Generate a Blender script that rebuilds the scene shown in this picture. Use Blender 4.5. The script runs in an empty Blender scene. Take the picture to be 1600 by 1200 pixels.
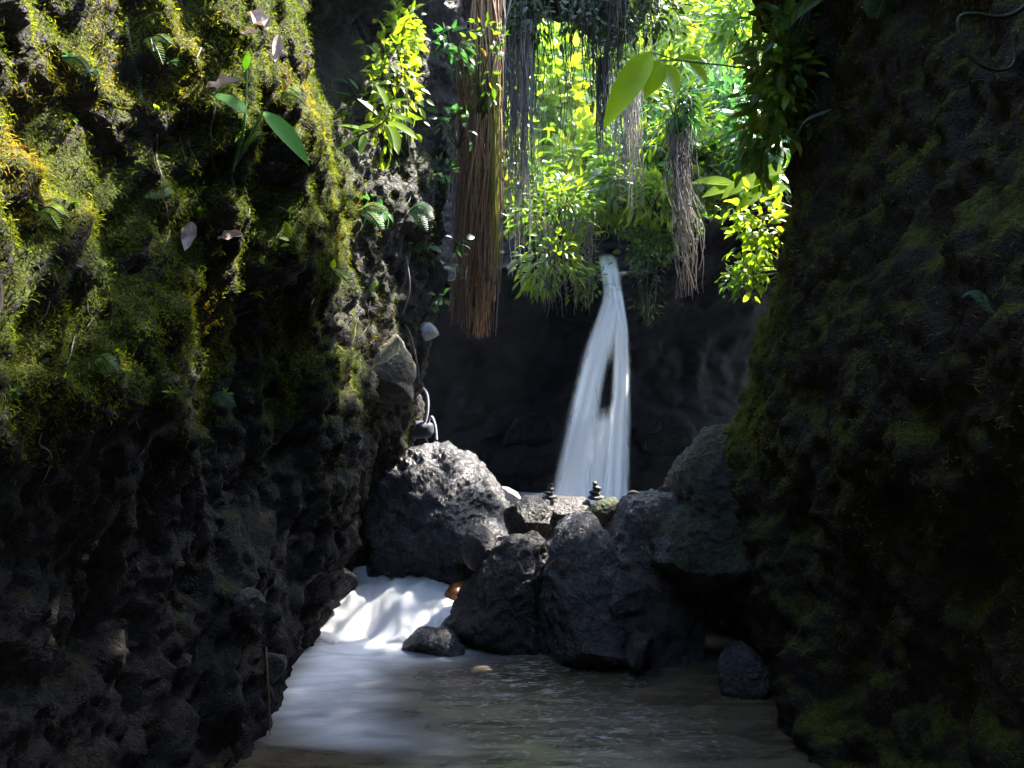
import bpy, math
import numpy as np
from mathutils import Vector

# ------------------------------------------------------------------ camera, sky, sun, exposure
SC = bpy.context.scene
COL = SC.collection
ZC = 2.3
F = 1232.0                                   # focal length in photo pixels (1600 wide)
cam_d = bpy.data.cameras.new('camera')
cam = bpy.data.objects.new('camera', cam_d)
COL.objects.link(cam)
cam.location = (0, 0, ZC)
cam.rotation_euler = (math.radians(90), 0, 0)
cam_d.sensor_width = 36.0
cam_d.lens = 36.0 * F / 1600.0
cam_d.clip_start = 0.05
cam_d.clip_end = 600
SC.camera = cam

SUN_DIR = np.array([0.46, 0.30, 0.83])       # towards the sun
SUN_DIR = SUN_DIR / np.linalg.norm(SUN_DIR)
sun_d = bpy.data.lights.new('sun', 'SUN')
sun_d.energy = 4.0
sun_d.angle = math.radians(1.0)
sun_d.color = (1.0, 0.94, 0.84)
sun = bpy.data.objects.new('sun', sun_d)
COL.objects.link(sun)
sun.rotation_euler = Vector(SUN_DIR).to_track_quat('Z', 'Y').to_euler()
elev = math.asin(SUN_DIR[2])
az = math.atan2(SUN_DIR[0], SUN_DIR[1])

world = bpy.data.worlds.new('World')
SC.world = world
world.use_nodes = True
wn = world.node_tree
wn.nodes.clear()
sky = wn.nodes.new('ShaderNodeTexSky')
sky.sky_type = 'NISHITA'
sky.sun_disc = False
sky.sun_elevation = elev
sky.sun_rotation = az
bg = wn.nodes.new('ShaderNodeBackground')
bg.inputs['Strength'].default_value = 0.15
wo = wn.nodes.new('ShaderNodeOutputWorld')
wn.links.new(sky.outputs[0], bg.inputs['Color'])
wn.links.new(bg.outputs[0], wo.inputs['Surface'])

SC.view_settings.view_transform = 'Standard'
SC.view_settings.look = 'None'
SC.view_settings.gamma = 1.0
SC.view_settings.exposure = 3.65
SC.render.engine = 'CYCLES'
SC.cycles.max_bounces = 6
SC.cycles.diffuse_bounces = 3
SC.cycles.transparent_max_bounces = 16
SC.cycles.use_denoising = True

rng = np.random.default_rng(7)

# ------------------------------------------------------------------ maths helpers
def P(px, py, y):
    """the point at distance y in front of the lens seen at photo pixel px, py"""
    return np.array([(px - 800.0) / F * y, y, ZC + (600.0 - py) / F * y])

def unit(v):
    return v / np.maximum(np.linalg.norm(v, axis=-1, keepdims=True), 1e-9)

def _hash(ix, iy, iz, seed):
    h = (ix * 374761393 + iy * 668265263 + iz * 2147483647 + seed * 1274126177) & 0xFFFFFFFF
    h = ((h ^ (h >> 13)) * 1274126177) & 0xFFFFFFFF
    h = ((h ^ (h >> 16)) * 2246822519) & 0xFFFFFFFF
    return (h ^ (h >> 15)) & 0xFFFFFFFF

def vnoise(p, seed=0):
    """smooth lattice noise, about -1..1"""
    i = np.floor(p).astype(np.int64)
    f = p - i
    u = f * f * f * (f * (f * 6 - 15) + 10)
    out = np.zeros(len(p))
    for dx in (0, 1):
        wx = u[:, 0] if dx else 1 - u[:, 0]
        for dy in (0, 1):
            wy = u[:, 1] if dy else 1 - u[:, 1]
            for dz in (0, 1):
                wz = u[:, 2] if dz else 1 - u[:, 2]
                h = _hash(i[:, 0] + dx, i[:, 1] + dy, i[:, 2] + dz, seed)
                gx = (h & 1023) / 511.5 - 1
                gy = ((h >> 10) & 1023) / 511.5 - 1
                gz = ((h >> 20) & 1023) / 511.5 - 1
                out += wx * wy * wz * (gx * (f[:, 0] - dx) + gy * (f[:, 1] - dy) + gz * (f[:, 2] - dz))
    return out * 1.4

def fbm(p, octaves=4, seed=0, gain=0.5, ridged=False):
    a, s, t = 1.0, 0.0, 0.0
    q = np.array(p, float)
    for k in range(octaves):
        n = vnoise(q, seed + k * 17)
        s = s + a * ((1 - 2 * np.abs(n)) if ridged else n)
        t += a
        a *= gain
        q = q * 2.03 + 11.7
    return s / t

def worley(p, seed=0):
    """distance to the nearest and second nearest feature point"""
    i = np.floor(p).astype(np.int64)
    d1 = np.full(len(p), 9.0)
    d2 = np.full(len(p), 9.0)
    for dx in (-1, 0, 1):
        for dy in (-1, 0, 1):
            for dz in (-1, 0, 1):
                c = i + np.array([dx, dy, dz])
                h = _hash(c[:, 0], c[:, 1], c[:, 2], seed)
                q = np.stack([(h & 1023) / 1023.0, ((h >> 10) & 1023) / 1023.0, ((h >> 20) & 1023) / 1023.0], 1)
                d = np.linalg.norm(c + q - p, axis=1)
                m = d < d1
                d2 = np.where(m, d1, np.minimum(d2, d))
                d1 = np.where(m, d, d1)
    return d1, d2

def smooth(a, b, x):
    t = np.clip((x - a) / (b - a), 0, 1)
    return t * t * (3 - 2 * t)

class RBF:
    """surface through scattered control points (u, v) -> w"""
    def __init__(self, uv, w, lam=0.02):
        self.uv = np.array(uv, float)
        n = len(self.uv)
        d = np.linalg.norm(self.uv[:, None] - self.uv[None], axis=2)
        A = np.zeros((n + 3, n + 3))
        A[:n, :n] = -d - lam * 0 + np.eye(n) * lam
        A[:n, n] = 1
        A[:n, n + 1:] = self.uv
        A[n:, :n] = A[:n, n:].T
        self.c = np.linalg.solve(A, np.concatenate([np.array(w, float), np.zeros(3)]))
    def __call__(self, q):
        n = len(self.uv)
        out = self.c[n] + q @ self.c[n + 1:]
        for k in range(n):
            out = out - self.c[k] * np.sqrt(((q - self.uv[k]) ** 2).sum(1) + 0.01)
        return out

# ------------------------------------------------------------------ object helpers
def make_mesh(name, verts, faces, mat=None, tint=None, smooth_shade=True, uv=None):
    me = bpy.data.meshes.new(name)
    verts = np.ascontiguousarray(verts, dtype=np.float32)
    faces = np.asarray(faces)
    k = faces.shape[1]
    me.vertices.add(len(verts))
    me.vertices.foreach_set('co', verts.ravel())
    me.loops.add(faces.size)
    me.loops.foreach_set('vertex_index', faces.ravel().astype(np.int32))
    me.polygons.add(len(faces))
    me.polygons.foreach_set('loop_start', (np.arange(len(faces)) * k).astype(np.int32))
    me.polygons.foreach_set('loop_total', np.full(len(faces), k, dtype=np.int32))
    me.polygons.foreach_set('use_smooth', np.full(len(faces), smooth_shade))
    me.update(calc_edges=True)
    if tint is not None:
        a = me.attributes.new('tint', 'FLOAT', 'POINT')
        a.data.foreach_set('value', np.asarray(tint, dtype=np.float32))
    if uv is not None:
        for nm, vals in uv.items():
            a = me.attributes.new(nm, 'FLOAT', 'POINT')
            a.data.foreach_set('value', np.asarray(vals, dtype=np.float32))
    if mat is not None:
        me.materials.append(mat)
    me.validate()
    return me

def tag(o, label=None, cat=None, group=None, kind=None):
    if label: o['label'] = label
    if cat: o['category'] = cat
    if group: o['group'] = group
    if kind: o['kind'] = kind
    return o

def thing(name, loc, label, cat, group=None):
    o = bpy.data.objects.new(name, None)
    o.empty_display_size = 0.1
    COL.objects.link(o)
    o.location = [float(v) for v in loc]
    return tag(o, label, cat, group)

def obj(name, geo, mat, parent=None, tint=None, smooth_shade=True, uv=None, origin=None, kind=None):
    v, f = geo
    v = np.asarray(v, float)
    if parent is not None:
        p = parent
        org = np.zeros(3)
        while p is not None:
            org = org + np.array(p.location)
            p = p.parent
    elif origin is not None:
        org = np.asarray(origin, float)
    else:
        org = np.zeros(3)
    o = bpy.data.objects.new(name, make_mesh(name, v - org, f, mat, tint, smooth_shade, uv))
    COL.objects.link(o)
    if parent is not None:
        o.parent = parent
    elif origin is not None:
        o.location = [float(x) for x in org]
    if kind: o['kind'] = kind
    return o

def join(geos):
    vs, fs, n = [], [], 0
    for v, f in geos:
        vs.append(v)
        fs.append(np.asarray(f) + n)
        n += len(v)
    return np.concatenate(vs), np.concatenate(fs)

def grid_faces(nu, nv, flip=False):
    a = np.arange(nu * nv).reshape(nu, nv)
    q = np.stack([a[:-1, :-1], a[1:, :-1], a[1:, 1:], a[:-1, 1:]], -1).reshape(-1, 4)
    return q[:, ::-1] if flip else q

def spline(pts, n):
    """Catmull-Rom resample of a polyline (rows may carry extra columns)"""
    pts = np.asarray(pts, float)
    m = len(pts)
    ext = np.vstack([2 * pts[0] - pts[1], pts, 2 * pts[-1] - pts[-2]])
    t = np.linspace(0, m - 1 - 1e-6, n)
    i = t.astype(int)
    f = (t - i)[:, None]
    p0, p1, p2, p3 = ext[i], ext[i + 1], ext[i + 2], ext[i + 3]
    return 0.5 * (2 * p1 + (p2 - p0) * f + (2 * p0 - 5 * p1 + 4 * p2 - p3) * f ** 2 + (3 * p1 - p0 - 3 * p2 + p3) * f ** 3)

def tubes(paths, radii, sides=5):
    """paths (S,N,3), radii (S,N) -> one mesh of S open tubes"""
    paths = np.asarray(paths, float)
    radii = np.asarray(radii, float)
    S, N, _ = paths.shape
    t = unit(np.gradient(paths, axis=1))
    ref = np.where(np.abs(t[..., 2:3]) > 0.8, np.array([0.3, 1.0, 0.1]), np.array([0.1, 0.2, 1.0]))
    a = unit(np.cross(t, ref))
    b = np.cross(t, a)
    ang = np.arange(sides) * 2 * math.pi / sides
    v = paths[:, :, None] + radii[:, :, None, None] * (a[:, :, None] * np.cos(ang)[:, None] + b[:, :, None] * np.sin(ang)[:, None])
    idx = np.arange(S * N * sides).reshape(S, N, sides)
    nx = np.roll(idx, -1, axis=2)
    f = np.stack([idx[:, :-1], nx[:, :-1], nx[:, 1:], idx[:, 1:]], -1).reshape(-1, 4)
    return v.reshape(-1, 3), f

def tube(pts, r0, r1, n=24, sides=6):
    p = spline(pts, n)
    return tubes(p[None], np.linspace(r0, r1, n)[None], sides)

LEAF_FULL = (np.array([0, .07, .2, .4, .6, .78, .92, 1.0]), np.array([.03, .42, .85, 1.0, .86, .56, .22, 0.0]))
LEAF_LOW = (np.array([0, .22, .6, 1.0]), np.array([.05, .85, .8, 0.0]))
LEAF_SLIM = (np.array([0, .3, .7, 1.0]), np.array([.3, 1.0, .7, 0.0]))

def leaves(p, d, n, L, W, shape=LEAF_LOW, fold=0.25, droop=0.25, tint=None, wave=0.0):
    """batch of leaf blades; p base, d along the leaf, n its upper side"""
    p = np.atleast_2d(p).astype(float)
    M = len(p)
    d = unit(np.broadcast_to(np.asarray(d, float), (M, 3)))
    n = np.broadcast_to(np.asarray(n, float), (M, 3))
    s = unit(np.cross(d, n))
    n = np.cross(s, d)
    L = np.broadcast_to(np.asarray(L, float), (M,))[:, None, None, None]
    W = np.broadcast_to(np.asarray(W, float), (M,))[:, None, None, None]
    droop = np.broadcast_to(np.asarray(droop, float), (M,))[:, None, None, None]
    S, w = shape
    K = len(S)
    t = np.array([-1.0, 0, 1.0])
    ss = S[None, :, None, None]
    ww = (w[None, :, None] * t[None, None, :])[..., None]
    out = fold * np.abs(ww) * W * 0.5 - droop * ss ** 2 * L
    if wave:
        ph = rng.uniform(0, 6.28, (M, 1, 1, 1))
        out = out + wave * W * np.sin(ss * 14 + ph) * ww
    v = p[:, None, None] + d[:, None, None] * ss * L * (1 - 0.25 * np.abs(droop) * ss ** 2) + s[:, None, None] * ww * W * 0.5 + n[:, None, None] * out
    v = v.reshape(-1, 3)
    idx = np.arange(M * K * 3).reshape(M, K, 3)
    f = np.stack([idx[:, :-1, :-1], idx[:, 1:, :-1], idx[:, 1:, 1:], idx[:, :-1, 1:]], -1).reshape(-1, 4)
    tt = rng.uniform(0, 1, M) if tint is None else np.broadcast_to(np.asarray(tint, float), (M,))
    return (v, f), np.repeat(tt, K * 3)

# ------------------------------------------------------------------ materials
class NT:
    def __init__(self, name):
        self.m = bpy.data.materials.new(name)
        self.m.use_nodes = True
        self.t = self.m.node_tree
        self.t.nodes.clear()
        self.out = self.t.nodes.new('ShaderNodeOutputMaterial')
    def n(self, kind, **kw):
        node = self.t.nodes.new(kind)
        for k, v in kw.items():
            if k.startswith('i_'):
                node.inputs[k[2:].replace('_', ' ')].default_value = v
            else:
                setattr(node, k, v)
        return node
    def l(self, a, b):
        self.t.links.new(a, b)
    def noise(self, scale, detail=4, rough=0.6, vec=None, dist=0.0):
        nd = self.n('ShaderNodeTexNoise')
        nd.inputs['Scale'].default_value = scale
        nd.inputs['Detail'].default_value = detail
        nd.inputs['Roughness'].default_value = rough
        nd.inputs['Distortion'].default_value = dist
        self.l(vec if vec is not None else self.pos(), nd.inputs['Vector'])
        return nd.outputs[0]
    def voro(self, scale, feature='F1', vec=None, out=0):
        nd = self.n('ShaderNodeTexVoronoi')
        nd.feature = feature
        nd.inputs['Scale'].default_value = scale
        self.l(vec if vec is not None else self.pos(), nd.inputs['Vector'])
        return nd.outputs[out]
    def pos(self):
        if not hasattr(self, '_g'):
            self._g = self.n('ShaderNodeNewGeometry')
        return self._g.outputs['Position']
    def normal_z(self):
        self.pos()
        sx = self.n('ShaderNodeSeparateXYZ')
        self.l(self._g.outputs['Normal'], sx.inputs[0])
        return sx.outputs[2]
    def attr(self, name):
        nd = self.n('ShaderNodeAttribute')
        nd.attribute_name = name
        return nd.outputs['Fac']
    def ramp(self, fac, stops, interp='LINEAR'):
        nd = self.n('ShaderNodeValToRGB')
        cr = nd.color_ramp
        cr.interpolation = interp
        while len(cr.elements) < len(stops):
            cr.elements.new(0.5)
        for e, (p, c) in zip(cr.elements, stops):
            e.position = p
            c = (c, c, c) if isinstance(c, (int, float)) else c
            e.color = (*c, 1)
        self.l(fac, nd.inputs[0])
        return nd.outputs[0]
    def math(self, op, a, b=None, clamp=False):
        nd = self.n('ShaderNodeMath', operation=op, use_clamp=clamp)
        for k, v in enumerate((a, b)):
            if v is None: continue
            if isinstance(v, (int, float)):
                nd.inputs[k].default_value = v
            else:
                self.l(v, nd.inputs[k])
        return nd.outputs[0]
    def mix(self, fac, a, b, blend='MIX'):
        nd = self.n('ShaderNodeMix', data_type='RGBA', blend_type=blend)
        for sock, v in ((nd.inputs[0], fac), (nd.inputs[6], a), (nd.inputs[7], b)):
            if isinstance(v, (int, float)):
                sock.default_value = v
            elif isinstance(v, tuple):
                sock.default_value = (*v, 1)
            else:
                self.l(v, sock)
        return nd.outputs[2]
    def bump(self, height, strength=0.5, dist=0.02, normal=None):
        nd = self.n('ShaderNodeBump')
        nd.inputs['Strength'].default_value = strength
        nd.inputs['Distance'].default_value = dist
        self.l(height, nd.inputs['Height'])
        if normal is not None:
            self.l(normal, nd.inputs['Normal'])
        return nd.outputs[0]
    def principled(self, color, rough=0.6, normal=None, spec=0.5, **kw):
        b = self.n('ShaderNodeBsdfPrincipled')
        for sock, v in ((b.inputs['Base Color'], color), (b.inputs['Roughness'], rough), (b.inputs['Specular IOR Level'], spec)):
            if isinstance(v, tuple):
                sock.default_value = (*v, 1)
            elif isinstance(v, (int, float)):
                sock.default_value = v
            else:
                self.l(v, sock)
        if normal is not None:
            self.l(normal, b.inputs['Normal'])
        return b
    def done(self, shader):
        self.l(shader, self.out.inputs['Surface'])
        return self.m

def rock_mat(name, dark, light, moss=None, moss_at=(0.55, 0.75), wet=0.4, fine=60.0, bump=0.6, speck=0.5, cover=None, spec=0.5):
    t = NT(name)
    big = t.noise(2.3, 5, 0.65)
    mid = t.noise(14.0, 6, 0.7)
    fin = t.noise(fine, 5, 0.75)
    v1 = t.voro(24.0)
    v2 = t.voro(70.0)
    base = t.ramp(t.math('ADD', t.math('MULTIPLY', mid, 0.6), t.math('MULTIPLY', big, 0.4)), [(0.36, dark), (0.62, light)])
    base = t.mix(t.math('MULTIPLY', t.ramp(fin, [(0.45, 0.0), (0.75, 1.0)]), speck), base, tuple(min(1, c * 2.2) for c in light))
    base = t.mix(t.ramp(t.noise(5.1, 3), [(0.5, 0.0), (0.7, 0.5)]), base, (light[0] * 1.1, light[1] * 0.8, light[2] * 0.6))
    h = t.math('ADD', t.math('MULTIPLY', fin, 0.35), t.math('SUBTRACT', mid, t.math('MULTIPLY', t.math('MINIMUM', v1, v2), 0.5)))
    nrm = t.bump(h, bump, 0.03)
    rough = t.ramp(t.noise(9.0, 4), [(0.35, max(0.08, wet - 0.15)), (0.7, wet + 0.25)])
    if moss is not None:
        fac = t.math('ADD', t.math('MULTIPLY', t.noise(3.2, 6, 0.7), 0.8), t.math('MULTIPLY', t.normal_z(), 0.28))
        if cover:
            fac = t.math('ADD', fac, t.math('MULTIPLY', t.attr(cover), 0.42))
        fac = t.ramp(fac, [(moss_at[0], 0.0), (moss_at[1], 1.0)])
        mc = t.ramp(t.noise(31.0, 4, 0.7), [(0.35, tuple(c * 0.45 for c in moss)), (0.6, moss), (0.75, (moss[0] * 1.6, moss[1] * 1.2, moss[2]))])
        base = t.mix(fac, base, mc)
        rough = t.mix(fac, rough, (0.9, 0.9, 0.9))
    return t.done(t.principled(base, rough, nrm, spec).outputs[0])

def leaf_mat(name, stops, trans=0.45, rough=0.35, spec=0.4, tcol=None):
    t = NT(name)
    col = t.ramp(t.attr('tint'), stops)
    col = t.mix(t.math('MULTIPLY', t.noise(40.0, 3), 0.35), col, (0.02, 0.05, 0.005))
    p = t.principled(col, rough, None, spec)
    tr = t.n('ShaderNodeBsdfTranslucent')
    tc = t.mix(1.0, col, tcol or (1.9, 1.8, 0.5), 'MULTIPLY')
    t.l(tc, tr.inputs['Color'])
    mx = t.n('ShaderNodeMixShader')
    mx.inputs[0].default_value = trans
    t.l(p.outputs[0], mx.inputs[1])
    t.l(tr.outputs[0], mx.inputs[2])
    return t.done(mx.outputs[0])

M = {}
M['cliff'] = rock_mat('mossy_cliff_rock', (0.005, 0.0048, 0.0052), (0.027, 0.023, 0.022), moss=(0.040, 0.048, 0.006), moss_at=(0.56, 0.74), wet=0.6, bump=1.0, cover='cover', spec=0.18)
M['cliff_dark'] = rock_mat('shaded_cliff_rock', (0.008, 0.0065, 0.006), (0.030, 0.024, 0.019), moss=(0.062, 0.070, 0.011), moss_at=(0.45, 0.61), wet=0.7, bump=0.9, spec=0.12)
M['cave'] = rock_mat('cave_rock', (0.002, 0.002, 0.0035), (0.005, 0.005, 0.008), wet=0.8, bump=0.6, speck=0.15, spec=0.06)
M['wet_rock'] = rock_mat('wet_boulder_rock', (0.008, 0.008, 0.010), (0.045, 0.042, 0.046), wet=0.22, fine=38, bump=1.0, speck=0.5)
M['grey_rock'] = rock_mat('grey_boulder_rock', (0.004, 0.0036, 0.004), (0.048, 0.042, 0.043), moss=(0.035, 0.045, 0.008), moss_at=(0.66, 0.86), wet=0.20, fine=80, bump=1.0)
M['dark_rock'] = rock_mat('dark_boulder_rock', (0.004, 0.004, 0.004), (0.030, 0.023, 0.021), moss=(0.020, 0.022, 0.005), moss_at=(0.70, 0.9), wet=0.4, bump=0.9)
M['mossy_rock'] = rock_mat('mossy_boulder_rock', (0.005, 0.005, 0.005), (0.036, 0.034, 0.035), moss=(0.026, 0.034, 0.006), moss_at=(0.44, 0.62), wet=0.4, fine=90, bump=1.0)
M['pale_rock'] = rock_mat('pale_stone', (0.035, 0.030, 0.022), (0.11, 0.092, 0.070), moss=(0.04, 0.05, 0.012), moss_at=(0.52, 0.72), wet=0.6, bump=0.5)
M['white_stone'] = rock_mat('white_stone', (0.16, 0.16, 0.17), (0.36, 0.36, 0.37), wet=0.35, bump=0.4)
M['orange_stone'] = rock_mat('orange_stone', (0.09, 0.035, 0.012), (0.22, 0.09, 0.03), wet=0.25, bump=0.4)
M['soil'] = rock_mat('stream_bed', (0.02, 0.018, 0.015), (0.06, 0.05, 0.04), wet=0.5)
M['hill'] = rock_mat('jungle_floor', (0.02, 0.022, 0.012), (0.06, 0.06, 0.03), moss=(0.05, 0.075, 0.012), moss_at=(0.3, 0.5), wet=0.8)

M['moss'] = leaf_mat('moss_fronds', [(0.0, (0.022, 0.040, 0.006)), (0.35, (0.075, 0.105, 0.008)), (0.7, (0.17, 0.185, 0.012)), (0.86, (0.23, 0.19, 0.015)), (1.0, (0.27, 0.11, 0.02))], trans=0.4, rough=0.9, spec=0.08)
M['moss_dark'] = leaf_mat('dull_moss_fronds', [(0.0, (0.045, 0.060, 0.011)), (0.5, (0.13, 0.145, 0.02)), (1.0, (0.21, 0.16, 0.026))], trans=0.3, rough=0.9, spec=0.06)
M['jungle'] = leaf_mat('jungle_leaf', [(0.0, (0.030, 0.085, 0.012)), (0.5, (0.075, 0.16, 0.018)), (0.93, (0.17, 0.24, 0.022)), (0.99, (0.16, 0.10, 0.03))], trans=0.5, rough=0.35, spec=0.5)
M['jungle_yellow'] = leaf_mat('sunny_leaf', [(0.0, (0.08, 0.17, 0.018)), (0.6, (0.17, 0.26, 0.025)), (1.0, (0.28, 0.31, 0.03))], trans=0.55, rough=0.4, spec=0.4)  # lighter leaf green; sunlight on the foliage is partly in this colour
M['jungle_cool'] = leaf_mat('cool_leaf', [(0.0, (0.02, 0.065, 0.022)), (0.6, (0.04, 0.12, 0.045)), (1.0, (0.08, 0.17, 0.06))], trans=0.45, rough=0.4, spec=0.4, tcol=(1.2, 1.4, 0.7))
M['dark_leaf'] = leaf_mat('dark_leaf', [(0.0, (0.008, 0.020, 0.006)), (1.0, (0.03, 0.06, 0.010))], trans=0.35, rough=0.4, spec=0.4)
M['fresh_leaf'] = leaf_mat('fresh_green_leaf', [(0.0, (0.045, 0.20, 0.010)), (1.0, (0.07, 0.24, 0.015))], trans=0.4, rough=0.6, spec=0.12)
M['lime_leaf'] = leaf_mat('lime_leaf', [(0.0, (0.15, 0.27, 0.012)), (1.0, (0.22, 0.33, 0.018))], trans=0.65, rough=0.4, spec=0.4)
M['branch_leaf'] = leaf_mat('branch_leaf', [(0.0, (0.09, 0.19, 0.004)), (1.0, (0.14, 0.22, 0.006))], trans=0.6, rough=0.85, spec=0.04)
M['dead_leaf'] = leaf_mat('dry_leaf', [(0.0, (0.20, 0.12, 0.09)), (1.0, (0.42, 0.33, 0.31))], trans=0.15, rough=0.6, spec=0.2, tcol=(1.0, 0.8, 0.6))

def plain(name, c1, c2, scale=30.0, rough=0.7, bump=0.4, spec=0.4):
    t = NT(name)
    n = t.noise(scale, 5, 0.7)
    col = t.ramp(n, [(0.3, c1), (0.7, c2)])
    return t.done(t.principled(col, rough, t.bump(n, bump, 0.01), spec).outputs[0])

def strand_mat(name, stops):
    t = NT(name)
    col = t.ramp(t.attr('tint'), stops)
    col = t.mix(t.math('MULTIPLY', t.noise(22.0, 4), 0.6), col, tuple(c * 0.35 for c in stops[0][1]))
    return t.done(t.principled(col, 0.65, None, 0.35).outputs[0])

M['root_red'] = strand_mat('reddish_root', [(0.0, (0.06, 0.026, 0.014)), (0.5, (0.29, 0.130, 0.058)), (1.0, (0.50, 0.30, 0.15))])
M['root_pale'] = strand_mat('pale_root', [(0.0, (0.07, 0.055, 0.050)), (0.5, (0.18, 0.14, 0.13)), (1.0, (0.34, 0.29, 0.27))])
M['root_dark'] = strand_mat('dark_root', [(0.0, (0.012, 0.011, 0.011)), (0.6, (0.035, 0.030, 0.026)), (1.0, (0.08, 0.07, 0.05))])
M['root_mossy'] = strand_mat('mossy_root', [(0.0, (0.13, 0.11, 0.01)), (1.0, (0.32, 0.28, 0.02))])
M['bark'] = plain('bark', (0.018, 0.015, 0.013), (0.075, 0.062, 0.055), 22, 0.8, 0.8)
M['stem_green'] = plain('green_stem', (0.03, 0.09, 0.02), (0.07, 0.16, 0.04), 30, 0.4, 0.2)
M['stem_dark'] = plain('dark_stem', (0.012, 0.018, 0.008), (0.04, 0.045, 0.02), 30, 0.6, 0.3)
M['cloth_navy'] = plain('navy_nylon', (0.010, 0.012, 0.024), (0.022, 0.026, 0.050), 160, 0.7, 0.3)
M['cloth_black'] = plain('black_nylon', (0.006, 0.006, 0.008), (0.014, 0.014, 0.018), 160, 0.6, 0.3)
M['strap_grey'] = plain('grey_webbing', (0.12, 0.13, 0.15), (0.22, 0.23, 0.26), 200, 0.6, 0.4)
M['red_plastic'] = plain('red_cloth', (0.30, 0.02, 0.02), (0.42, 0.04, 0.03), 60, 0.5, 0.1)

# ------------------------------------------------------------------ cliffs
def wall_field(ctrl, extra):
    uv, w = [], []
    for px, py, y in ctrl:
        p = P(px, py, y)
        uv.append((p[1], p[2])); w.append(p[0])
    for y, z, x in extra:
        uv.append((y, z)); w.append(x)
    return RBF(uv, w)

left_ctrl = [(0, 0, 2.75), (0, 130, 2.8), (0, 330, 2.55), (0, 560, 2.5), (0, 680, 2.6), (0, 800, 2.95), (0, 1000, 3.0), (0, 1200, 3.0),
             (90, 240, 3.35), (60, 470, 2.85), (150, 360, 3.0), (190, 180, 3.3), (230, 300, 3.55), (200, 470, 3.35), (130, 480, 3.25), (210, 60, 3.5), (300, 130, 3.7),
             (300, 540, 3.85), (250, 620, 3.55), (120, 620, 3.0), (180, 660, 3.25), (250, 730, 4.1), (120, 740, 3.4), (310, 640, 4.25),
             (330, 470, 4.2), (350, 400, 4.15), (270, 420, 3.75), (350, 50, 3.9), (400, 200, 4.15), (400, 330, 4.35), (370, 290, 4.6), (470, 60, 4.75), (490, 160, 5.0), (525, 300, 5.4), (490, 260, 4.9),
             (480, 400, 5.1), (520, 380, 5.6), (360, 560, 5.0), (390, 480, 5.15), (330, 760, 4.75), (200, 900, 4.05), (320, 900, 4.6), (380, 930, 4.9),
             (430, 960, 5.4), (425, 1080, 5.35), (420, 1140, 5.2), (390, 1200, 4.75), (300, 1100, 4.4), (200, 1100, 3.9), (100, 1000, 3.5),
             (440, 560, 5.5), (500, 520, 5.75), (540, 590, 6.2), (550, 700, 6.3), (500, 780, 6.0), (450, 720, 5.75), (530, 640, 5.95), (420, 830, 5.5), (480, 880, 6.1), (540, 850, 6.7), (500, 980, 6.95), (460, 960, 6.6),
             (545, 450, 6.9), (570, 400, 7.1), (440, 30, 6.1), (425, 45, 7.0), (440, 40, 7.9), (485, 125, 6.8), (600, 60, 8.6), (540, 200, 7.1), (560, 230, 6.9), (580, 160, 7.3), (630, 70, 7.9), (640, 200, 7.5), (620, 300, 7.3), (600, 430, 7.4), (660, 250, 7.9), (690, 300, 8.5), (690, 440, 8.7), (640, 450, 7.9),
             (740, 70, 9.5), (725, 160, 9.4), (700, 100, 8.9), (655, 560, 8.3), (650, 620, 8.6), (610, 640, 8.0), (580, 640, 7.6), (560, 800, 7.9), (600, 860, 8.9), (660, 800, 9.3)]
left_extra = [(10.3, 1, -1.7), (10.3, 3, -1.5), (10.3, 5.5, -0.9), (11.5, 0, -3.2), (11.5, 3, -3.0), (11.5, 5, -2.2), (14, 0, -4.6), (14, 3, -4.6), (14, 7, -3.5),
              (1.0, -.5, -2.0), (1.0, 2.3, -1.8), (1.0, 4, -2.0), (0, 2, -2.1), (-1.5, 0, -2.4), (-1.5, 3, -2.3), (-1.5, 7, -2.2),
              (3, 5.2, -1.9), (5, 5.5, -1.5), (6.4, 6.6, -0.5), (7.4, 6.6, -0.2), (5.4, 6.4, -1.4), (9, 7.0, -0.7), (3, 8, -2.4), (6, 8, -1.2), (9, 8.5, -0.6), (11.5, 8.5, -2.2), (14, 9, -3.5),  # the out-of-view ledge here is added to shade the hollow
              (5, -.6, -1.7), (7, -.6, -2.0), (9, -.6, -1.9), (3, -.6, -2.1)]
right_ctrl = [(1600, 0, 3.1), (1600, 200, 3.0), (1600, 400, 2.8), (1600, 600, 2.7), (1600, 760, 2.8), (1600, 900, 3.1), (1600, 1050, 3.1), (1600, 1200, 3.2),
              (1450, 30, 4.2), (1450, 200, 4.2), (1480, 300, 3.6), (1450, 420, 3.55), (1400, 560, 3.75), (1420, 700, 3.6), (1330, 720, 4.2), (1350, 830, 4.3), (1350, 880, 4.6), (1480, 820, 3.7), (1450, 950, 4.2), (1540, 960, 3.6), (1330, 960, 4.9), (1400, 1050, 4.5), (1262, 1195, 4.75), (1480, 1150, 4.0),
              (1260, 60, 5.6), (1245, 200, 5.9), (1250, 330, 5.6), (1236, 380, 5.8), (1217, 440, 6.1), (1192, 540, 6.3), (1160, 620, 6.5), (1142, 680, 6.8), (1105, 760, 6.9), (1080, 840, 6.9), (1085, 920, 6.7), (1130, 985, 6.5), (1250, 560, 5.2), (1220, 700, 5.5), (1170, 800, 5.9), (1190, 900, 5.7), (1200, 1010, 6.0), (1215, 1090, 5.5), (1232, 1160, 5.0), (1300, 400, 4.9), (1330, 250, 5.0), (1340, 120, 5.0), (1320, 540, 4.5)]
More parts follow.
